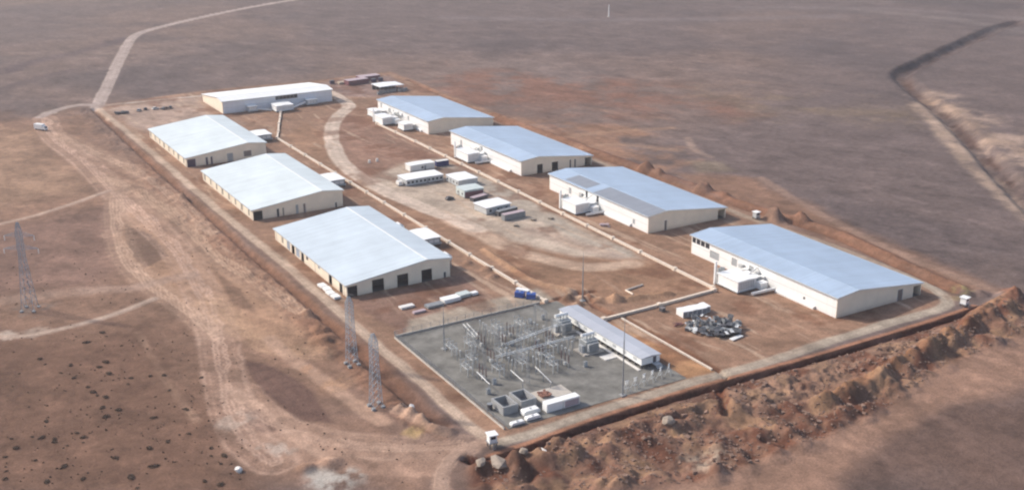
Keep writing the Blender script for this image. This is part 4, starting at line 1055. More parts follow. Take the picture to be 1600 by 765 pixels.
place(ct_set(), [(180.4, 291.6, 0), (178.2, 269.6, 0), (164.4, 293.0, 0), (166.4, 267.4, 0), (159.6, 270.5, 0), (149.4, 286.4, 0), (182.6, 274.6, 0), (154.6, 286.4, 0), (174.6, 281.4, 0), (168.8, 271.6, 0), (162.6, 277.0, 0), (166.0, 299.8, 0), (181.4, 285.4, 0)])
place(gantry(), [(161.0, 286.4, 0), (151.6, 276.6, 0), (166.5, 284.6, R(90)), (159.6, 264.6, 0), (183.2, 292.2, 0), (181.8, 279.4, 0)])
busbar('bright tubular busbar running from the middle of the switchyard to the back power transformer', (163.4, 280.6), (187.0, 285.6), 4.6, 1.0, 2, .11)
busbar('bright tubular busbar running from the middle of the switchyard to the middle power transformer', (156.4, 274.6), (185.2, 275.2), 4.4, 1.0, 2, .10)
busbar('short pale busbar near the back fence of the switchyard, longer one', (161.8, 304.2), (160.2, 293.2), 3.2, 1.3, 2)
busbar('short pale busbar at the near left of the bays', (148.4, 272.2), (147.6, 263.0), 2.4, 1.0, 1)
busbar('short pale busbar at the near middle of the bays, left one', (157.6, 268.0), (157.0, 259.6), 2.4, 1.0, 1)
busbar('short pale busbar at the near middle of the bays, right and longer one', (165.2, 266.2), (163.6, 254.8), 2.4, 1.0, 1)
# five reactor stands beside the near end of the switchgear building
def stand():
    t = thing('insulator_stand', 'pale A-frame insulator stand in the row at the near end of the switchgear building', 'insulator stand', (0, 0, 0), 0, 'A-frame insulator stands in a row')
    q = MB()
    for x in (-.9, .9):
        q.bar((x, -.9, 0), (x * .35, -.15, 2.2), .08, 5).bar((x, .9, 0), (x * .35, .15, 2.2), .08, 5)
    q.box(-.9, .9, -.1, .1, 1.0, 1.1).build('frame', 'lgrey', t)
    for x in (-.3, .3): MB().sheds((x, 0, 2.2), (x, 0, 3.3), .2, 4).build('insulator', 'white', t)
    MB().bar((-.7, 0, 3.36), (.7, 0, 3.36), .1, 6).build('terminal_bar', 'white', t)
    return t
place(stand(), [(181.8 + k * 3.5, 242.6 + .55 * k, R(8 * k)) for k in range(6)])
place_junc = [(176.5, 284.0), (181.0, 262.8), (151.2, 266.6), (146.6, 262.0), (169.6, 287.4), (184.0, 300.0), (189.5, 300.6)]
pj = None
for x, y in place_junc:
    if pj is None:
        pj = thing('control_cabinet', 'small dark grey control cabinet on the switchyard gravel', 'cabinet', (x, y, G), 0, 'control cabinets on the switchyard gravel')
        MB().box(-.6, .6, -.4, .4, .12, 1.7).build('case', 'grey', pj); MB().box(-.7, .7, -.5, .5, -.1, .117).build('base', 'cgrey', pj)
        MB().box(-.52, -.03, -.45, -.403, .25, 1.6).box(.03, .52, -.45, -.403, .25, 1.6).build('door', 'lgrey', pj)
    else: dup(pj, (x, y, G))

def mast(label, x, y, h, z=G):
    t = thing('lightning_mast', label, 'lightning mast', (x, y, z), 0, 'slender lightning masts')
    MB().box(-.8, .8, -.8, .8, -.4, .3).build('footing', 'cgrey', t)
    MB().bar((0, 0, .3), (0, 0, h * .7), .26, 8, .16).build('pole', 'grey', t)
    MB().bar((0, 0, h * .7), (0, 0, h), .12, 6, .05).build('spike', 'grey', t)
mast('slender grey lightning mast near the back left corner of the switchyard', 150.1, 296.5, 15.6)
mast('slender grey lightning mast near the front of the switchyard, tallest of the three', 179.3, 239.9 + 1.2, 24.4)
mast('slender grey lightning mast at the back end of the long switchgear building', 210.3, 307.8, 18.0, 0)

# concrete boxes, slab, containers and tanks at the near corner
def openbox(label, x, y, w_, d_, h_, rz=0):
    t = thing('concrete_chamber', label, 'concrete chamber', (x, y, G), rz, 'open concrete chambers at the near corner of the switchyard')
    MB().box(0, w_, 0, .5, -.2, h_).build('front_wall', 'cgrey', t); MB().box(0, w_, d_ - .5, d_, -.2, h_).build('back_wall', 'cgrey', t)
    MB().box(0, .5, .5, d_ - .5, -.2, h_).box(w_ - .5, w_, .5, d_ - .5, -.2, h_).split('side_wall', 'cgrey', t)
    MB().box(.5, w_ - .5, .5, d_ - .5, -.2, .15).build('floor', 'grey', t)
openbox('open-topped grey concrete chamber, the left one of the pair beside the dark drum', 143.4, 247.9, 4.9, 6.8, 2.5)
openbox('open-topped grey concrete chamber, the right one of the pair nearer the red bricks', 149.5, 248.3, 5.1, 6.9, 2.6)
t = tag(MB().box(0, 10.6, 0, 6.2, -.2, .3).build('concrete_slab', 'conc'), 'wide pale concrete slab behind the white containers in the switchyard', 'slab'); t.location = (157.0, 249.6, G)
t = thing('brick_stack', 'low stack of red bricks on the left end of the pale concrete slab', 'brick stack', (158.0, 250.4, G + .3))
q = MB()
for k in range(40):
    q.obox((random.uniform(0, 3.2), random.uniform(0, 3.6), .2 + random.uniform(0, .55)), .32, .25, .2, random.uniform(-.3, .3))
q.build('bricks', 'brick', t)
def container(name, label, cat, x, y, w_, d_, h_, body, rz=0, end=None, roof=None, z=0, group=None, ribs=True):
    t = thing(name, label, cat, (x, y, z), rz, group)
    b = MB().box(0, w_, 0, d_, .12, h_)
    if ribs:
        n = int(w_ / .55)
        for k in range(n):
            x0 = .2 + (w_ - .4) * k / n; b.box(x0, x0 + (w_ - .4) / n * .5, -.045, -.003, .3, h_ - .2)
    b.build('body', body, t)
    MB().box(-.05, w_ + .05, -.06, d_ + .06, h_ + .003, h_ + .1).build('roof', roof or body, t)
    MB().box(.05, w_ - .05, .05, d_ - .05, -.4, .117).build('skid', 'dgrey', t)
    n = 2
    MB().box(-.06, -.003, .1, d_ / 2 - .04, .25, h_ - .15).build('door', end or body, t)
    MB().box(-.06, -.003, d_ / 2 + .04, d_ - .1, .25, h_ - .15).build('door', end or body, t)
    return t
container('shipping_container', 'white shipping container beside the pale slab in the switchyard, left one of the pair', 'container', 154.7, 242.9, 5.2, 2.5, 2.6, 'white', z=G)
t = container('shipping_container', 'white shipping container with a brownish long side, right one of the pair in the switchyard', 'container', 160.2, 242.9, 5.4, 2.5, 2.6, 'white', z=G)
MB().box(.4, 5.1, -.09, -.05, .3, 2.2).build('side_panel', 'mauve', t)
def longtank(label, x, y, L, w_, h_):
    t = thing('water_tank', label, 'tank', (x, y, G), 0, 'long white tanks at the near corner of the switchyard')
    MB().prism([(0, .25), (.15, h_ * .8), (.5, h_), (L - .5, h_), (L - .15, h_ * .8), (L, .25)], 0, w_).build('shell', 'white', t)
    MB().box(.4, .8, -.04, w_ + .04, -.1, .247).box(L - .8, L - .4, -.04, w_ + .04, -.1, .247).split('cradle', 'dgrey', t)
    MB().bar((L / 2, w_ / 2, h_), (L / 2, w_ / 2, h_ + .25), .3, 10).build('lid', 'lgrey', t)
longtank('long white tank right in front of the right concrete chamber, widest of three', 148.0, 244.3, 5.4, 2.2, 1.5)
longtank('long thin white tank nearest the left fence corner', 142.0, 241.0, 4.4, 1.3, 1.0)
longtank('long thin white tank between the widest tank and the front road', 147.1, 241.5, 4.7, 1.4, 1.1)
t = thing('drum', 'dark upright drum left of the open concrete chambers', 'drum', (142.0, 253.0, G))
MB().bar((0, 0, 0), (0, 0, 1.9), .8, 12).build('barrel', 'dgrey', t); MB().bar((0, 0, 1.9), (0, 0, 1.98), .86, 12).build('rim', 'grey', t)

# ------------------------------------------------------------------ lattice towers
def tower(label, x, y, h, b0, b1, arms=(), rz=0, grp='lattice power towers'):
    z = gz(x, y)
    t = thing('power_tower', label, 'power tower', (x, y, z), rz, grp)
    ft = MB()
    for sx_ in (-1, 1):
        for sy_ in (-1, 1): ft.box(sx_ * b0 - .5, sx_ * b0 + .5, sy_ * b0 - .5, sy_ * b0 + .5, -.8, .5)
    ft.split('footing', 'cgrey', t)
    q = MB()
    waist = h * .62
    hw = lambda zz: b0 + (b1 - b0) * min(1, zz / waist) if zz < waist else b1 + (.35 * b1 - b1) * max(0, (zz - h * .9) / (h * .1))
    lv = [0]; st = h * .115
    while lv[-1] < h: lv.append(min(h, lv[-1] + max(st, h * .05))); st *= .92
    for sx_ in (-1, 1):
        for sy_ in (-1, 1):
            q = MB()
            for z0, z1 in zip(lv[:-1], lv[1:]):
                q.bar((sx_ * hw(z0), sy_ * hw(z0), z0), (sx_ * hw(z1), sy_ * hw(z1), z1), .09, 4)
            q.build('leg', 'bluegalv', t)
        q = MB()
    for z0, z1 in zip(lv[:-1], lv[1:]):
        a, b = hw(z0), hw(z1)
        for c in range(4):
            ca, sa = [(1, 0), (0, 1), (-1, 0), (0, -1)][c]
            P = lambda u, r_, zz: (ca * r_ - sa * u * r_, sa * r_ + ca * u * r_, zz)
            q.bar(P(-1, a, z0), P(1, b, z1), .045, 4).bar(P(1, a, z0), P(-1, b, z1), .045, 4).bar(P(-1, b, z1), P(1, b, z1), .04, 4)
    q.build('bracing', 'bluegalv', t)
    for za, ln in arms:
        for s in (-1, 1):
            q = MB(); r_ = hw(za)
            for e in (-1, 1):
                q.bar((s * r_, e * r_, za), (s * ln, 0, za + .25), .05, 4).bar((s * r_, e * r_, za + 1.5), (s * ln, 0, za + .3), .045, 4)
                for k in range(1, 4):
                    u = k / 4; q.bar((s * (r_ + (ln - r_) * u), e * r_ * (1 - u), za + .2), (s * (r_ + (ln - r_) * (u - .2)), e * r_ * (1 - u + .2), za + 1.5 - 1.2 * u), .05, 4)
            arm = q.build('cross_arm', 'bluegalv', t)
            MB().sheds((s * ln, 0, za - 1.5), (s * ln, 0, za + .2), .16, 7).build('insulator', 'white', arm)
    return t
tower('tall bluish lattice power tower with cross arms on the pale ground at the far left', 43.1, 398.6, 31.5, 2.1, .8, [(22.0, 5.8), (26.6, 5.0)], R(-31))
tower('armless bluish lattice tower nearer of the two, left of the switchyard', 115.3, 271.2, 22.4, 1.5, .95)
tower('armless bluish lattice tower farther of the two, near the ice-blue warehouse corner', 120.4, 300.3, 22.2, 1.5, .95)
t = thing('mast', 'lone thin white mast on the far plain', 'mast', (627.4, 883.9, gz(627.4, 883.9)))
MB().bar((0, 0, -.5), (0, 0, 11), .55, 8, .35).build('pole', 'white', t); MB().box(-1, 1, -1, 1, -.5, .5).build('footing', 'conc', t)

# ------------------------------------------------------------------ guard cabins
def guard(label, x, y, lift, rz=0, body='white'):
    z = gz(x, y)
    t = thing('guard_cabin', label, 'guard cabin', (x, y, z), rz, 'guard cabins at the corners of the compound')
    lg = MB()
    for a in (-.9, .9):
        for b in (-.9, .9): lg.box(a - .12, a + .12, b - .12, b + .12, -.5, lift)
    lg.split('leg', 'dgrey', t)
    MB().box(-1.3, 1.3, -1.3, 1.3, lift + .003, lift + .15).build('floor', 'grey', t)
    MB().box(-1.05, 1.05, -1.05, 1.05, lift + .153, lift + 2.3).build('cabin', body, t)
    for a in range(3):
        w0 = MB().box(-.7, .7, -1.09, -1.053, lift + 1.2, lift + 2.0); w0.v = [(x_ * math.cos(a * 1.5708) - y_ * math.sin(a * 1.5708), x_ * math.sin(a * 1.5708) + y_ * math.cos(a * 1.5708), z_) for x_, y_, z_ in w0.v]
        w0.build('window', 'glass', t)
    MB().box(-1.4, 1.4, -1.4, 1.4, lift + 2.303, lift + 2.5).build('roof', 'white', t)
    q = MB()
    for k in range(6): q.box(-.4, .4, -1.9 - .0 * k, -1.7, .1 + k * lift / 6, .16 + k * lift / 6)
    q.box(-.45, -.4, -1.9, -1.7, 0, lift + .9).box(.4, .45, -1.9, -1.7, 0, lift + .9).build('ladder', 'galv', t)
guard('white guard cabin on dark legs at the near corner where the two roads meet', 132.2, 234.6, 1.5, R(-8))
guard('white guard cabin at the right corner beside the yellowish bank', 319.9, 236.0, 1.0, R(10))
guard('white guard cabin by the red soil mound behind the right row of warehouses', 325.4, 347.0, .8, R(4), 'lgrey')
# ------------------------------------------------------------------ camp in the middle of the compound
def cabin(name, label, cat, x, y, w_, d_, h_, body, roof, nwin=0, side='front', rz=0, oh=.25, group=None):
    t = thing(name, label, cat, (x, y, 0), rz, group)
    MB().box(0, w_, 0, d_, .25, h_).build('wall', body, t)
    MB().box(.15, w_ - .15, .15, d_ - .15, -.3, .247).build('base', 'dgrey', t)
    MB().prism([(-oh, h_ + .003), (w_ + oh, h_ + .003), (w_ + oh, h_ + .14), (w_ / 2, h_ + .32), (-oh, h_ + .14)], -oh, d_ + oh).build('roof', roof, t)
    for k in range(nwin):
        if side == 'front':
            u = (k + .5) / nwin * w_
            o = MB().box(u - .55, u + .55, -.05, -.004, 1.1, 2.1).build('window', 'glass', t); MB().box(u - .65, u + .65, -.08, -.053, 1.0, 1.08).build('sill', 'trim', o)
        else:
            u = (k + .5) / nwin * d_
            o = MB().box(-.05, -.004, u - .5, u + .5, 1.1, 2.1).build('window', 'glass', t); MB().box(-.08, -.053, u - .6, u + .6, 1.0, 1.08).build('sill', 'trim', o)
    if side == 'front': MB().box(w_ * .5 + 1.0, w_ * .5 + 1.9, -.06, -.004, .3, 2.3).build('door', 'grey', t)
    else: MB().box(-.06, -.004, d_ * .5 + .9, d_ * .5 + 1.8, .3, 2.3).build('door', 'grey', t)
    return t
cabin('site_cabin', 'white blank cabin with a small dark opening, left of the navy container', 'cabin', 231.8, 489.6, 13.2, 5.4, 3.2, 'offwhite', 'white', 1)
container('shipping_container', 'navy blue shipping container with a pale roof in the camp', 'container', 247.4, 491.6, 6.6, 2.5, 2.7, 'dblue', roof='offwhite')
cabin('site_cabin', 'long light grey cabin with a row of windows along its front, longest in the camp', 'cabin', 219.6, 468.4, 19.2, 9.6, 3.0, 'lgrey', 'roof_white', 9)
t = thing('generator', 'small white generator at the left end of the long windowed cabin', 'generator', (216.6, 470.4, 0))
MB().box(0, 2.2, 0, 3.2, .4, 2.1).build('canopy', 'offwhite', t); MB().box(-.1, 2.3, -.1, 3.3, -.2, .397).build('skid', 'dgrey', t); MB().bar((1.1, 2.4, 2.1), (1.1, 2.4, 2.8), .12).build('exhaust', 'dgrey', t)
cabin('site_cabin', 'grey-white flat roofed cabin with side windows, right of the long windowed cabin', 'cabin', 239.6, 454.6, 10.2, 12.4, 3.1, 'lgrey', 'roof_white', 4, 'side')
t = cabin('site_cabin', 'pale greenish cabin with a maroon front, in the middle of the camp', 'cabin', 233.6, 437.6, 10.0, 8.0, 3.4, 'pale_green', 'pale_green', 2, 'side')
MB().box(.3, 9.7, -.1, -.005, .3, 2.7).build('front_panel', 'maroon', t)
container('flat_container', 'low near-black container with a mauve top in front of the maroon-fronted cabin', 'container', 234.4, 430.2, 8.4, 2.8, 1.8, 'dgrey', R(14), 'dgrey', 'mauve')
cabin('site_cabin', 'bright white roofed cabin with grey walls beside the two low containers', 'cabin', 229.8, 410.6, 12.6, 9.4, 3.2, 'lgrey', 'roof_white', 3, 'front', R(5), .5)
container('flat_container', 'near-black low container between the bright white cabin and the grey container', 'container', 233.4, 406.2, 10.6, 2.4, 2.1, 'dgrey', R(10), 'dgrey', 'grey')
container('shipping_container', 'grey shipping container with a dusty mauve roof at the near end of the camp', 'container', 232.4, 399.4, 10.6, 2.7, 2.6, 'grey', R(4), 'grey', 'mauve')
def car(label, x, y, rz, body):
    t = thing('parked_car', label, 'car', (x, y, gz(x, y) + .02), rz)
    MB().prism([(-2.1, .35), (2.1, .35), (2.15, .75), (1.9, .92), (.9, .98), (-2.0, 1.0), (-2.15, .8)], -.85, .85).build('body', body, t)
    MB().prism([(-1.75, 1.003), (1.0, .99), (.35, 1.5), (-1.45, 1.52)], -.74, .74).build('windows', 'glass', t)
    MB().box(-1.4, .3, -.7, .7, 1.523, 1.58).build('roof', body, t)
    for a in (-1.35, 1.35):
        for b in (-.82, .82):
            wv = MB().bar((a, b - .11, .33), (a, b + .11, .33), .33, 14).build('wheel', 'black', t); MB().bar((a, b - .125, .33), (a, b + .125, .33), .18, 10).build('rim', 'silver', wv)
    for b in (-.6, .6): MB().box(2.1, 2.17, b - .15, b + .15, .62, .78).build('headlight', 'white', t)
car('small dark car standing alone on the camp gravel before the maroon-fronted cabin', 227.0, 439.4, R(12), 'dgrey')
car('dark car parked near the back road at the upper left yard', 156.2, 699.2, R(70), 'dgrey')
car('silver car parked beside the dark car at the upper left yard', 152.0, 697.6, R(60), 'silver')
car('pale car parked by the back road in the upper left yard', 161.6, 697.4, R(20), 'offwhite')
car('dark car parked closest to the long white-roofed warehouse', 170.4, 696.0, R(75), 'dgrey')
t = thing('van', 'white box van beside the pale dirt track at the far left', 'van', (93.2, 676.5, gz(93.2, 676.5) + .05), R(-55))
MB().box(-4.4, 1.6, -1.25, 1.25, .8, 3.5).build('cargo_box', 'white', t)
MB().prism([(1.7, .6), (3.5, .6), (3.55, 1.5), (3.0, 2.5), (1.7, 2.6)], -1.1, 1.1).build('cab', 'white', t)
MB().prism([(3.05, 1.6), (3.56, 1.6), (3.12, 2.4), (2.95, 2.4)], -.95, .95).build('windscreen', 'glass', t)
MB().box(-4.2, 3.3, -.9, .9, .5, .797).build('chassis', 'dgrey', t)
for a in (-3.2, 2.5):
    for b in (-1.05, 1.05): MB().bar((a, b - .15, .48), (a, b + .15, .48), .48, 14).build('wheel', 'black', t)
for x, y, lb in ((258.6, 372.0, 'heap of pinkish broken slabs right of the duct, before the grey-patched roof warehouse'), (264.5, 300.5, 'heap of grey broken slabs behind the slatted transformer cabin')):
    t = thing('slab_heap', lb, 'slab heap', (x + 6.5, y, gz(x + 6.5, y)))
    for k in range(9): MB().obox((random.uniform(-2, 2), random.uniform(-1.6, 1.6), .15 + .12 * k), random.uniform(.5, 1.1), random.uniform(.4, .8), .1, random.uniform(0, 3), random.uniform(-.25, .25)).build('broken_slab', 'mauve' if x < 260 else 'cgrey', t)
# small posts by the camp
for x, y, lb in ((222.0, 516.5, 'short white post on bare soil above the camp, left one'), (226.5, 517.0, 'short white post on bare soil above the camp, right one')):
    t = thing('marker_post', lb, 'post', (x, y, gz(x, y))); MB().box(-.5, .5, -.4, .4, -.2, 1.5).build('post', 'offwhite', t); MB().box(-.7, .7, -.6, .6, -.2, .1).build('foot', 'cgrey', t)

# ------------------------------------------------------------------ far right yard
container('storage_row', 'long maroon storage row with pale mauve roof at the far end of the compound', 'storage shed', 290.2, 703.6, 15.2, 6.5, 3.1, 'maroon', R(6), 'maroon', 'mauve')
container('storage_row', 'maroon storage row with pale pinkish roof, rear one at the far end of the compound', 'storage shed', 302.4, 712.0, 15.0, 7.0, 3.0, 'maroon', R(4), 'maroon', 'mauve')
for x, y, lb in ((309.4, 706.4, 'dark purple crate, left of two before the rear storage row'), (314.6, 707.0, 'dark purple crate, right of two before the rear storage row'), (283.2, 715.4, 'small dark crate left of the storage rows')):
    t = thing('crate', lb, 'crate', (x, y, gz(x, y))); MB().box(-1.4, 1.4, -1.2, 1.2, .15, 2.3).build('case', 'purple', t); MB().box(-1.5, 1.5, -1.3, 1.3, 2.303, 2.42).build('lid', 'dgrey', t); MB().box(-1.3, 1.3, -1.1, 1.1, -.2, .147).build('skid', 'wood', t)
t = thing('board_stack', 'stack of tan boards between the dark crate and the maroon storage rows', 'board stack', (288.6, 711.8, 0))
for k in range(5): MB().obox((random.uniform(-.2, .2), 0, .2 + k * .3), 2.4, 1.8, .13, random.uniform(-.06, .06)).build('board', 'tan', t)
t = thing('open_shed', 'grey-white roofed open shed with dark sides behind the farthest right-row warehouse', 'shed', (299.0, 672.4, 0), R(2))
MB().prism([(-.6, 3.5), (17.0, 3.3), (17.0, 3.5), (8, 3.95), (-.6, 3.75)], -.5, 12.5).build('roof', 'roof_white', t)
q = MB()
for x in (0, 5.4, 10.8, 16.2):
    for y in (0, 6, 12): q.box(x - .15, x + .15, y - .15, y + .15, -.3, 3.28)
q.split('post', 'grey', t)
MB().box(.2, 16, 11.6, 11.8, 0, 3.2).build('back_wall', 'dgrey', t)
for k in range(9):
    x, y = 295.5 + 2.5 * k, 668.6 + random.uniform(-1.5, 1.5)
    if k == 0:
        p_ = thing('stored_unit', 'dark grey boxed unit stored in a row before the open shed', 'boxed unit', (x, y, 0), 0, 'boxed units stored before the open shed')
        MB().box(-1, 1, -.8, .8, .15, 1.8).build('case', 'grey', p_); MB().box(-1.1, 1.1, -.9, .9, 1.803, 1.92).build('lid', 'dgrey', p_); MB().box(-.9, .9, -.7, .7, -.2, .147).build('pallet', 'wood', p_)
    else: dup(p_, (x, y, 0), random.uniform(-.2, .2))

# ------------------------------------------------------------------ upper left yard: dark stores
for x, y, s_, lb in ((139.6, 696.4, 1.0, 'dark heap of machinery parts nearest the junction in the upper left yard'), (143.6, 695.6, .9, 'dark heap of machinery parts next to the junction heap in the upper left yard'), (166.4, 695.2, .7, 'dark small heap of machinery parts nearest the white-roofed warehouse')):
    t = thing('machinery_heap', lb, 'machinery heap', (x, y, 0))
    q = MB()
    for k in range(10): q.obox((random.uniform(-2.4, 2.4) * s_, random.uniform(-1.6, 1.6) * s_, random.uniform(.2, 1.2)), random.uniform(.4, 1.3), random.uniform(.3, .8), random.uniform(.2, .6), random.uniform(0, 3), random.uniform(-.4, .4))
    q.build('machine_parts', 'dgrey', t)
    q = MB()
    for k in range(5): q.bar((random.uniform(-2.5, 2.5) * s_, random.uniform(-1.5, 1.5), .3), (random.uniform(-2.5, 2.5) * s_, random.uniform(-1.5, 1.5), 1.6), .12)
    q.build('pipes', 'grey', t)

# ------------------------------------------------------------------ slabs and panels around the near left warehouse
for i, (x, y, rz) in enumerate(((137.4, 367.2, .03), (137.6, 363.2, -.02), (137.2, 359.0, .02), (137.4, 354.9, .05))):
    lb = ['white slab stack farthest back of four left of the ice-blue warehouse', 'white slab stack second from the back of four left of the ice-blue warehouse', 'white slab stack third from the back of four left of the ice-blue warehouse', 'white slab stack nearest the road corner of four left of the ice-blue warehouse'][i]
    t = thing('slab_stack', lb, 'slab stack', (x, y, 0), rz, 'white slab stacks left of the ice-blue warehouse')
    for k in range(4): MB().obox((0, 0, .3 + k * .2), 1.25, 1.75, .085, random.uniform(-.03, .03)).build('slab', 'white', t)
    MB().box(-1.1, 1.1, -1.6, 1.6, -.2, .2).build('pallet', 'wood', t)
for x, y, w_, d_, h_, mt, rz, lb in ((152.4, 332.6, 5.2, 2.2, .7, 'offwhite', .05, 'dusty panel stack at the back left of the ones before the ice-blue warehouse'), (154.4, 326.8, 4.6, 1.5, .6, 'mauve', .05, 'pinkish panel stack, nearest the gravel apron before the ice-blue warehouse'),
                                     (160.6, 328.4, 6.4, 3.0, .8, 'grey', .06, 'dark grey panel stack in the middle of the ones before the ice-blue warehouse'), (167.6, 329.6, 6.6, 3.4, 1.3, 'white', .08, 'bright white panel stack before the ice-blue warehouse'),
                                     (174.6, 331.4, 4.6, 3.4, 1.1, 'pale_green', .08, 'greyish green panel stack right of the bright white one'), (179.6, 331.6, 2.4, 1.8, .9, 'white', .08, 'small white panel stack at the right end, before the small dark door')):
    t = thing('panel_stack', lb, 'panel stack', (x, y, gz(x, y)), rz, 'panel stacks before the ice-blue warehouse')
    for k in range(3): MB().obox((w_ / 2 + random.uniform(-.15, .15), d_ / 2, .15 + (k + .5) * h_ / 3), w_ / 2, d_ / 2, h_ / 6 - .01, random.uniform(-.03, .03)).build('panel', mt, t)
    MB().box(.2, w_ - .2, .15, d_ - .15, -.2, .145).build('bearers', 'wood', t)
for x, y, rz, lb in ((193.4, 322.2, R(-52), 'blue skid tank beside the duct near the switchyard, left one'), (196.0, 318.8, R(-40), 'blue skid tank beside the duct near the switchyard, right one')):
    t = thing('skid_tank', lb, 'skid tank', (x, y, gz(x, y)), rz, 'blue skid tanks beside the duct')
    MB().box(-1.6, 1.6, -1.1, 1.1, .25, 2.0).build('tank', 'blue', t); MB().box(-1.7, 1.7, -1.2, 1.2, -.2, .247).build('skid', 'dgrey', t)
    MB().bar((0, 0, 2.0), (0, 0, 2.25), .35, 10).build('hatch', 'lgrey', t); MB().box(-1.62, 1.62, -1.14, -1.103, 1.2, 1.35).build('stripe', 'dblue', t)
t = thing('plinth_block', 'pale concrete block where the left duct passes the blue skid tanks', 'concrete block', (196.6, 325.6, 0), R(-60))
MB().box(-2.4, 2.4, -.8, .8, -.2, 1.1).build('block', 'offwhite', t); MB().box(-2.5, 2.5, -.9, .9, 1.103, 1.2).build('cap', 'white', t)

# ------------------------------------------------------------------ scrap yard
for k in range(6):
    lb = 'white cabinet in the tight bright row at the back of the scrap heap'
    if k == 0:
        wc = thing('cabinet', lb, 'cabinet', (231.4, 279.2, 0), R(-4), 'white cabinets in a row at the scrap heap')
        MB().box(-.95, .95, -2.0, 2.0, .15, 2.2).build('case', 'white', wc); MB().box(-1.0, 1.0, -2.1, 2.1, 2.203, 2.32).build('top', 'white', wc); MB().box(-.8, .8, -1.9, 1.9, -.2, .147).build('skid', 'dgrey', wc)
        MB().box(-.8, .8, -2.08, -2.004, .4, 2.0).build('door', 'grey', wc)
    else: dup(wc, (231.4 + 1.9 * k, 279.2 - .12 * k + random.uniform(-.3, .3), 0), R(-4) + random.uniform(-.06, .06))
rr = random.Random(11)
def jumble(proto, spots):
    for i, (x, y, z, rz, sc) in enumerate(spots):
        if i == 0: proto.location = (x, y, z); proto.rotation_euler.z = rz; proto.scale = sc
        else: dup(proto, (x, y, z), rz, None, sc)
def heap_pos(z0=0., z1=1.4):
    a = rr.uniform(0, 6.283); r_ = math.sqrt(rr.random())
    return (234.0 + 8.8 * r_ * math.cos(a) - .12 * 9 * r_ * math.sin(a), 265.0 + 8.0 * r_ * math.sin(a), rr.uniform(z0, z1))
p = thing('scrap_crate', 'grey slatted crate lying in the scrap heap', 'crate', (0, 0, 0), 0, 'grey crates in the scrap heap')
q = MB()
for z in (.1, .45, .8, 1.15): q.box(-.9, .9, -.72, -.66, z, z + .24).box(-.9, .9, .66, .72, z, z + .24).box(-.9, -.84, -.65, .65, z, z + .24).box(.84, .9, -.65, .65, z, z + .24)
q.build('side_slats', 'grey', p); MB().box(-.8, .8, -.6, .6, 0, .9).build('contents', 'dgrey', p)
jumble(p, [heap_pos() + (rr.uniform(0, 3), (rr.uniform(.5, 1.1),) * 3) for k in range(44)])
p = thing('scrap_box', 'black steel box lying in the scrap heap', 'box', (0, 0, 0), 0, 'black boxes in the scrap heap')
MB().box(-1.2, 1.2, -.8, .8, 0, 1.0).build('case', 'black', p); MB().box(-1.25, 1.25, -.85, .85, 1.003, 1.08).build('lid', 'dgrey', p)
jumble(p, [(233.4 + rr.uniform(-5, 6.5), 261.0 + rr.uniform(-3.4, 4), rr.uniform(0, .8), rr.uniform(0, 3), (rr.uniform(.6, 1.3), rr.uniform(.6, 1.3), rr.uniform(.7, 1.3))) for k in range(26)])
p = thing('metal_sheet', 'pale bent sheet lying on the scrap heap', 'metal sheet', (0, 0, 0), 0, 'pale sheets on the scrap heap')
MB().prism([(-1.3, 0), (-.3, .25), (.5, .1), (1.3, .5), (1.3, .56), (.5, .16), (-.3, .31), (-1.3, .06)], -.7, .7).build('sheet', 'white', p); MB().bar((-1.2, .4, .35), (1.2, -.5, .6), .06).build('rod', 'galv', p)
jumble(p, [heap_pos(.5, 1.9) + (rr.uniform(0, 3), (rr.uniform(.4, .9),) * 3) for k in range(24)])
p = thing('scrap_pipe', 'grey pipe bundle lying on the scrap heap', 'pipe bundle', (0, 0, 0), 0, 'grey pipe bundles on the scrap heap')
MB().bar((-1.8, 0, .2), (1.8, .2, .4), .14).bar((-1.6, .4, .2), (1.7, .3, .5), .14).bar((-1.7, .2, .5), (1.5, .1, .8), .12).build('pipes', 'lgrey', p); MB().box(-.1, .1, -.2, .6, .05, .75).build('strap', 'black', p)
jumble(p, [heap_pos(.2, 1.6) + (rr.uniform(0, 3), (rr.uniform(.6, 1.2),) * 3) for k in range(14)])
t = thing('panel', 'long white panel lying flat on the near edge of the scrap heap', 'panel', (234.6, 255.4, 0), R(10)); MB().box(-2.6, 2.6, -.8, .8, .2, .5).build('sheet', 'white', t); MB().box(-2.4, 2.4, -.6, .6, -.2, .197).build('bearers', 'wood', t)
t = thing('crate', 'small dark crate beside the cross duct, left of the white cabinets', 'crate', (228.4, 286.0, 0), R(10)); MB().box(-.9, .9, -.7, .7, 0, 1.2).build('case', 'dgrey', t); MB().box(-1, 1, -.8, .8, 1.203, 1.3).build('lid', 'brown_door', t)
t = thing('crate', 'small dark crate alone at the left of the scrap heap', 'crate', (225.2, 268.4, 0), R(30)); MB().box(-.8, .8, -.7, .7, 0, 1.1).build('case', 'dgrey', t); MB().box(-.9, .9, -.8, .8, 1.103, 1.2).build('lid', 'grey', t)
t = thing('timber', 'reddish timber pieces left of the scrap heap', 'timber', (225.2, 273.4, 0)); q = MB()
for k in range(5): q.obox((random.uniform(-1, 1), random.uniform(-.8, .8), .2 + .12 * k), 1.6, .14, .1, random.uniform(-.3, .6))
q.build('planks', 'maroon', t)

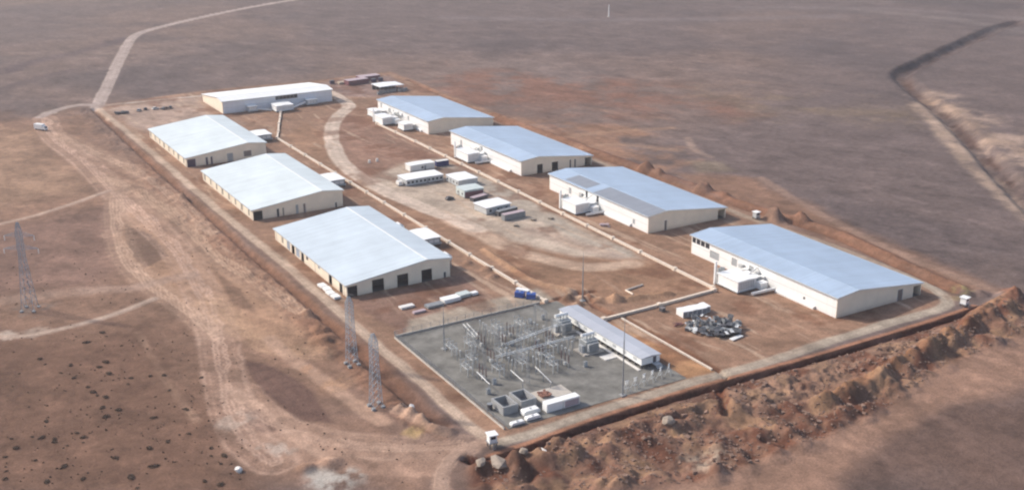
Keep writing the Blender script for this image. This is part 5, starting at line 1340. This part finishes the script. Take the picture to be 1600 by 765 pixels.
# ------------------------------------------------------------------ small stores near the camp
for x, y, lb in ((233.0, 391.2, 'low brown pallet stack just in front of the grey camp container'), (243.2, 394.0, 'low brown pallet stack right of the grey camp container'), (250.6, 391.8, 'low brown pallet stack nearest the right-hand duct')):
    t = thing('pallet_stack', lb, 'pallet stack', (x, y, gz(x, y)), random.uniform(0, 1))
    for k in range(4): MB().obox((0, 0, .1 + .2 * k), 1.0, .8, .07, random.uniform(-.1, .1)).build('pallet', 'wood', t)

# ------------------------------------------------------------------ rocks and scrub
def rock(label, x, y, r_, mat, sq=(1, 1, .7), seed=0, cat='rock', sink=.3):
    rnd = random.Random(seed)
    bm = bmesh.new()
    for k in range(26):
        v = Vector((rnd.uniform(-1, 1), rnd.uniform(-1, 1), rnd.uniform(-1, 1)))
        v *= 1 / max(.55, v.length)
        bm.verts.new((v.x * r_ * sq[0], v.y * r_ * sq[1], v.z * r_ * sq[2]))
    hull = bmesh.ops.convex_hull(bm, input=bm.verts)
    bmesh.ops.delete(bm, geom=[g_ for g_ in hull['geom_interior'] if isinstance(g_, bmesh.types.BMVert)], context='VERTS')
    me = bpy.data.meshes.new('rock'); bm.to_mesh(me); bm.free(); me.materials.append(M[mat])
    o = bpy.data.objects.new('rock', me); COL.objects.link(o); o.location = (x, y, gz(x, y) + r_ * sq[2] * (1 - sink) - r_ * sq[2] * .4)
    o.rotation_euler = (rnd.uniform(-.2, .2), rnd.uniform(-.2, .2), rnd.uniform(0, 6))
    return tag(o, label, cat)
rock('bright white rock at the edge of the dark scrub, bottom left', 70.5, 256.7, 1.1, 'whiterock', (1.2, 1, .9), 3)
rock('small white rock on the dark slope left of the switchyard road', 121.9, 261.6, .8, 'whiterock', (1.2, 1, .8), 5)
rock('pale boulder at the left tip of the front ditch', 124.0, 226.0, 1.5, 'rock', (1.3, 1, .6), 7)
rock('big flat pale slab of rock below the left tip of the front ditch', 128.0, 223.6, 2.2, 'rock', (1.7, .9, .55), 9)
rock('pale upright boulder between two earth cones below the front ditch', 136.0, 224.6, 1.3, 'rock', (1, .8, 1.0), 12)
rock('pale pink boulder right of the earth cones below the front ditch', 140.8, 222.9, 1.0, 'whiterock', (1.6, .8, .5), 14)
rock('tan boulder standing out of the spoil heaps below the road bend', 178.3, 218.6, 1.7, 'rock', (1.2, 1, .8), 17)

def quads_cloud(n, rx, rz_, size, rnd):
    mb = MB()
    for k in range(n):
        a, u = rnd.uniform(0, 6.283), rnd.random() ** .5
        e = rnd.uniform(0, 1)
        c = Vector((math.cos(a) * rx * u, math.sin(a) * rx * u * .9, .08 + e * rz_ * (1 - .6 * u * u)))
        d1 = Vector((rnd.uniform(-1, 1), rnd.uniform(-1, 1), rnd.uniform(-.4, 1))).normalized() * size * rnd.uniform(.6, 1.3)
        d2 = Vector((rnd.uniform(-1, 1), rnd.uniform(-1, 1), rnd.uniform(-.5, .5))).normalized() * size * .6
        mb.add([c - d1 - d2, c + d1 - d2 * .4, c + d1 * 1.1 + d2 * .4, c - d1 + d2], [(0, 1, 2, 3)])
    return mb
rnd = random.Random(3)
protos = []
for k in range(4):
    protos.append((quads_cloud(150, 1.0, .9, .16, rnd).mesh('shrub_foliage', M['scrub']),
                   (lambda q: [q.bar((0, 0, -.2), (rnd.uniform(-.5, .5), rnd.uniform(-.5, .5), rnd.uniform(.3, .7)), .05, 4) for j in range(6)] and q)(MB()).mesh('shrub_stem', M['wood'])))
SHRUBS = [(56.1, 341.8), (60.1, 326.2), (30.7, 322.1), (39.0, 354.8), (42.7, 340.8), (60.1, 365.3), (54.0, 360.0), (63.1, 351.6), (65.3, 324.2), (48.3, 322.4), (48.9, 319.6), (52.1, 307.0), (63.1, 309.7), (59.4, 297.2), (59.6, 304.8), (65.2, 282.6), (78.2, 315.4), (77.1, 309.5), (33.1, 296.9), (35.7, 293.3), (33.5, 298.7), (39.7, 292.9), (23.8, 298.5), (33.0, 282.5), (27.1, 289.4), (19.8, 287.4), (67.8, 262.4), (64.7, 252.6), (66.9, 267.9), (69.8, 266.2), (45.4, 284.7), (45.2, 279.8), (52.7, 270.4), (46.5, 261.7), (35.8, 273.1), (61.7, 256.1), (69.7, 252.8), (68.4, 256.5), (22.8, 306.3), (23.5, 304.7), (39.3, 299.4), (40.3, 295.8), (48.5, 310.9), (45.3, 335.1), (39.7, 350.1), (31.8, 346.8), (46.3, 345.0), (53.6, 339.0), (55.1, 332.9), (67.7, 311.7), (57.6, 270.4), (42.3, 297.6), (68.4, 297.2), (30.6, 301.2), (28.5, 303.0), (46.4, 267.8), (18.9, 283.2), (21.8, 275.4), (50.7, 317.1), (58.3, 322.3), (72.0, 335.0), (69.5, 344.9), (68.1, 271.9), (59.1, 281.3)]
for k in range(14):
    x, y = rnd.uniform(14, 78), rnd.uniform(250, 372)
    if inside(x, y, POLY['scrub']): SHRUBS.append((x, y))
for x, y in SHRUBS:
    s_ = rnd.uniform(.3, 1.0) ** 1.2
    o = thing('shrub', 'low dark shrub on the brown scrub flat at the bottom left', 'shrub', (x, y, gz(x, y)), rnd.uniform(0, 6), 'low dark shrubs on the scrub flat')
    o.scale = (s_ * rnd.uniform(.9, 1.6), s_, s_ * .8)
    f_, st_ = protos[rnd.randrange(4)]
    for nm, me in (('foliage', f_), ('stem', st_)):
        c = bpy.data.objects.new(nm, me); COL.objects.link(c); c.parent = o
# dry tufts and loose stones, beyond counting
def scatter(name, n, region, mk, mat, kind='stuff', label=None):
    V, F = [], []
    xs = np.array([rnd.uniform(region[0], region[1]) for k in range(n)]); ys = np.array([rnd.uniform(region[2], region[3]) for k in range(n)])
    keep = region[4](xs, ys); xs, ys = xs[keep], ys[keep]; zs = height(xs, ys)
    mb = MB()
    for x, y, z in zip(xs, ys, zs): mk(mb, x, y, z)
    o = mb.build(name, mat); return tag(o, label, name.replace('_', ' '), None, kind)
def tuft(mb, x, y, z):
    s_ = rnd.uniform(.12, .34)
    for k in range(3):
        a = rnd.uniform(0, 3.14); dx, dy = math.cos(a) * s_, math.sin(a) * s_
        mb.add([(x - dx, y - dy, z - .05), (x + dx, y + dy, z - .05), (x + dx * .7 + rnd.uniform(-.1, .1), y + dy * .7, z + s_ * .9), (x - dx * .6, y - dy * .6 + rnd.uniform(-.1, .1), z + s_ * .8)], [(0, 1, 2, 3)])
def wildmask(xs, ys):
    k = dpoly(xs, ys, POLY['scrub'], 60)
    pr = np.where(k < 0, 1.0, .30) * (fbm(xs, ys, 16, 501) > .42)
    return (np.array([rnd.random() for _ in xs]) < pr) & (xs < 126)
scatter('dry_tufts', 2400, (5, 126, 225, 480, wildmask), tuft, 'tuft', label='dry tufts scattered thinly over the brown ground on the left')
def stone(mb, x, y, z):
    s_ = rnd.uniform(.1, .32) * (1.9 if rnd.random() < .08 else 1)
    mb.obox((x, y, z + s_ * .25), s_ * rnd.uniform(.7, 1.4), s_ * rnd.uniform(.6, 1.1), s_ * .55, rnd.uniform(0, 3), rnd.uniform(-.5, .5))
scatter('rubble_stones', 4500, (122, 342, 192, 234, lambda xs, ys: (dpoly(xs, ys, POLY['front_band'], 4) < 0) & (fbm(xs, ys, 10, 511) > .38)), stone, 'redrock', label='loose reddish stones strewn over the spoil along the front ditch')

# ------------------------------------------------------------------ haze
HAZE = 0.00012
if HAZE:
    hz = MB().box(-7100, 7100, -7100, 7100, -8, 156).build('haze', 'soil')
    hm = bpy.data.materials.new('pale_air'); hm.use_nodes = True
    nt = hm.node_tree; nt.nodes.remove(nt.nodes['Principled BSDF'])
    pv = nt.nodes.new('ShaderNodeVolumePrincipled'); pv.inputs['Color'].default_value = (.84, .85, .90, 1); pv.inputs['Density'].default_value = HAZE
    pv.inputs['Anisotropy'].default_value = .2
    nt.links.new(pv.outputs[0], nt.nodes['Material Output'].inputs['Volume'])
    hz.data.materials.clear(); hz.data.materials.append(hm)
    tag(hz, kind='stuff')
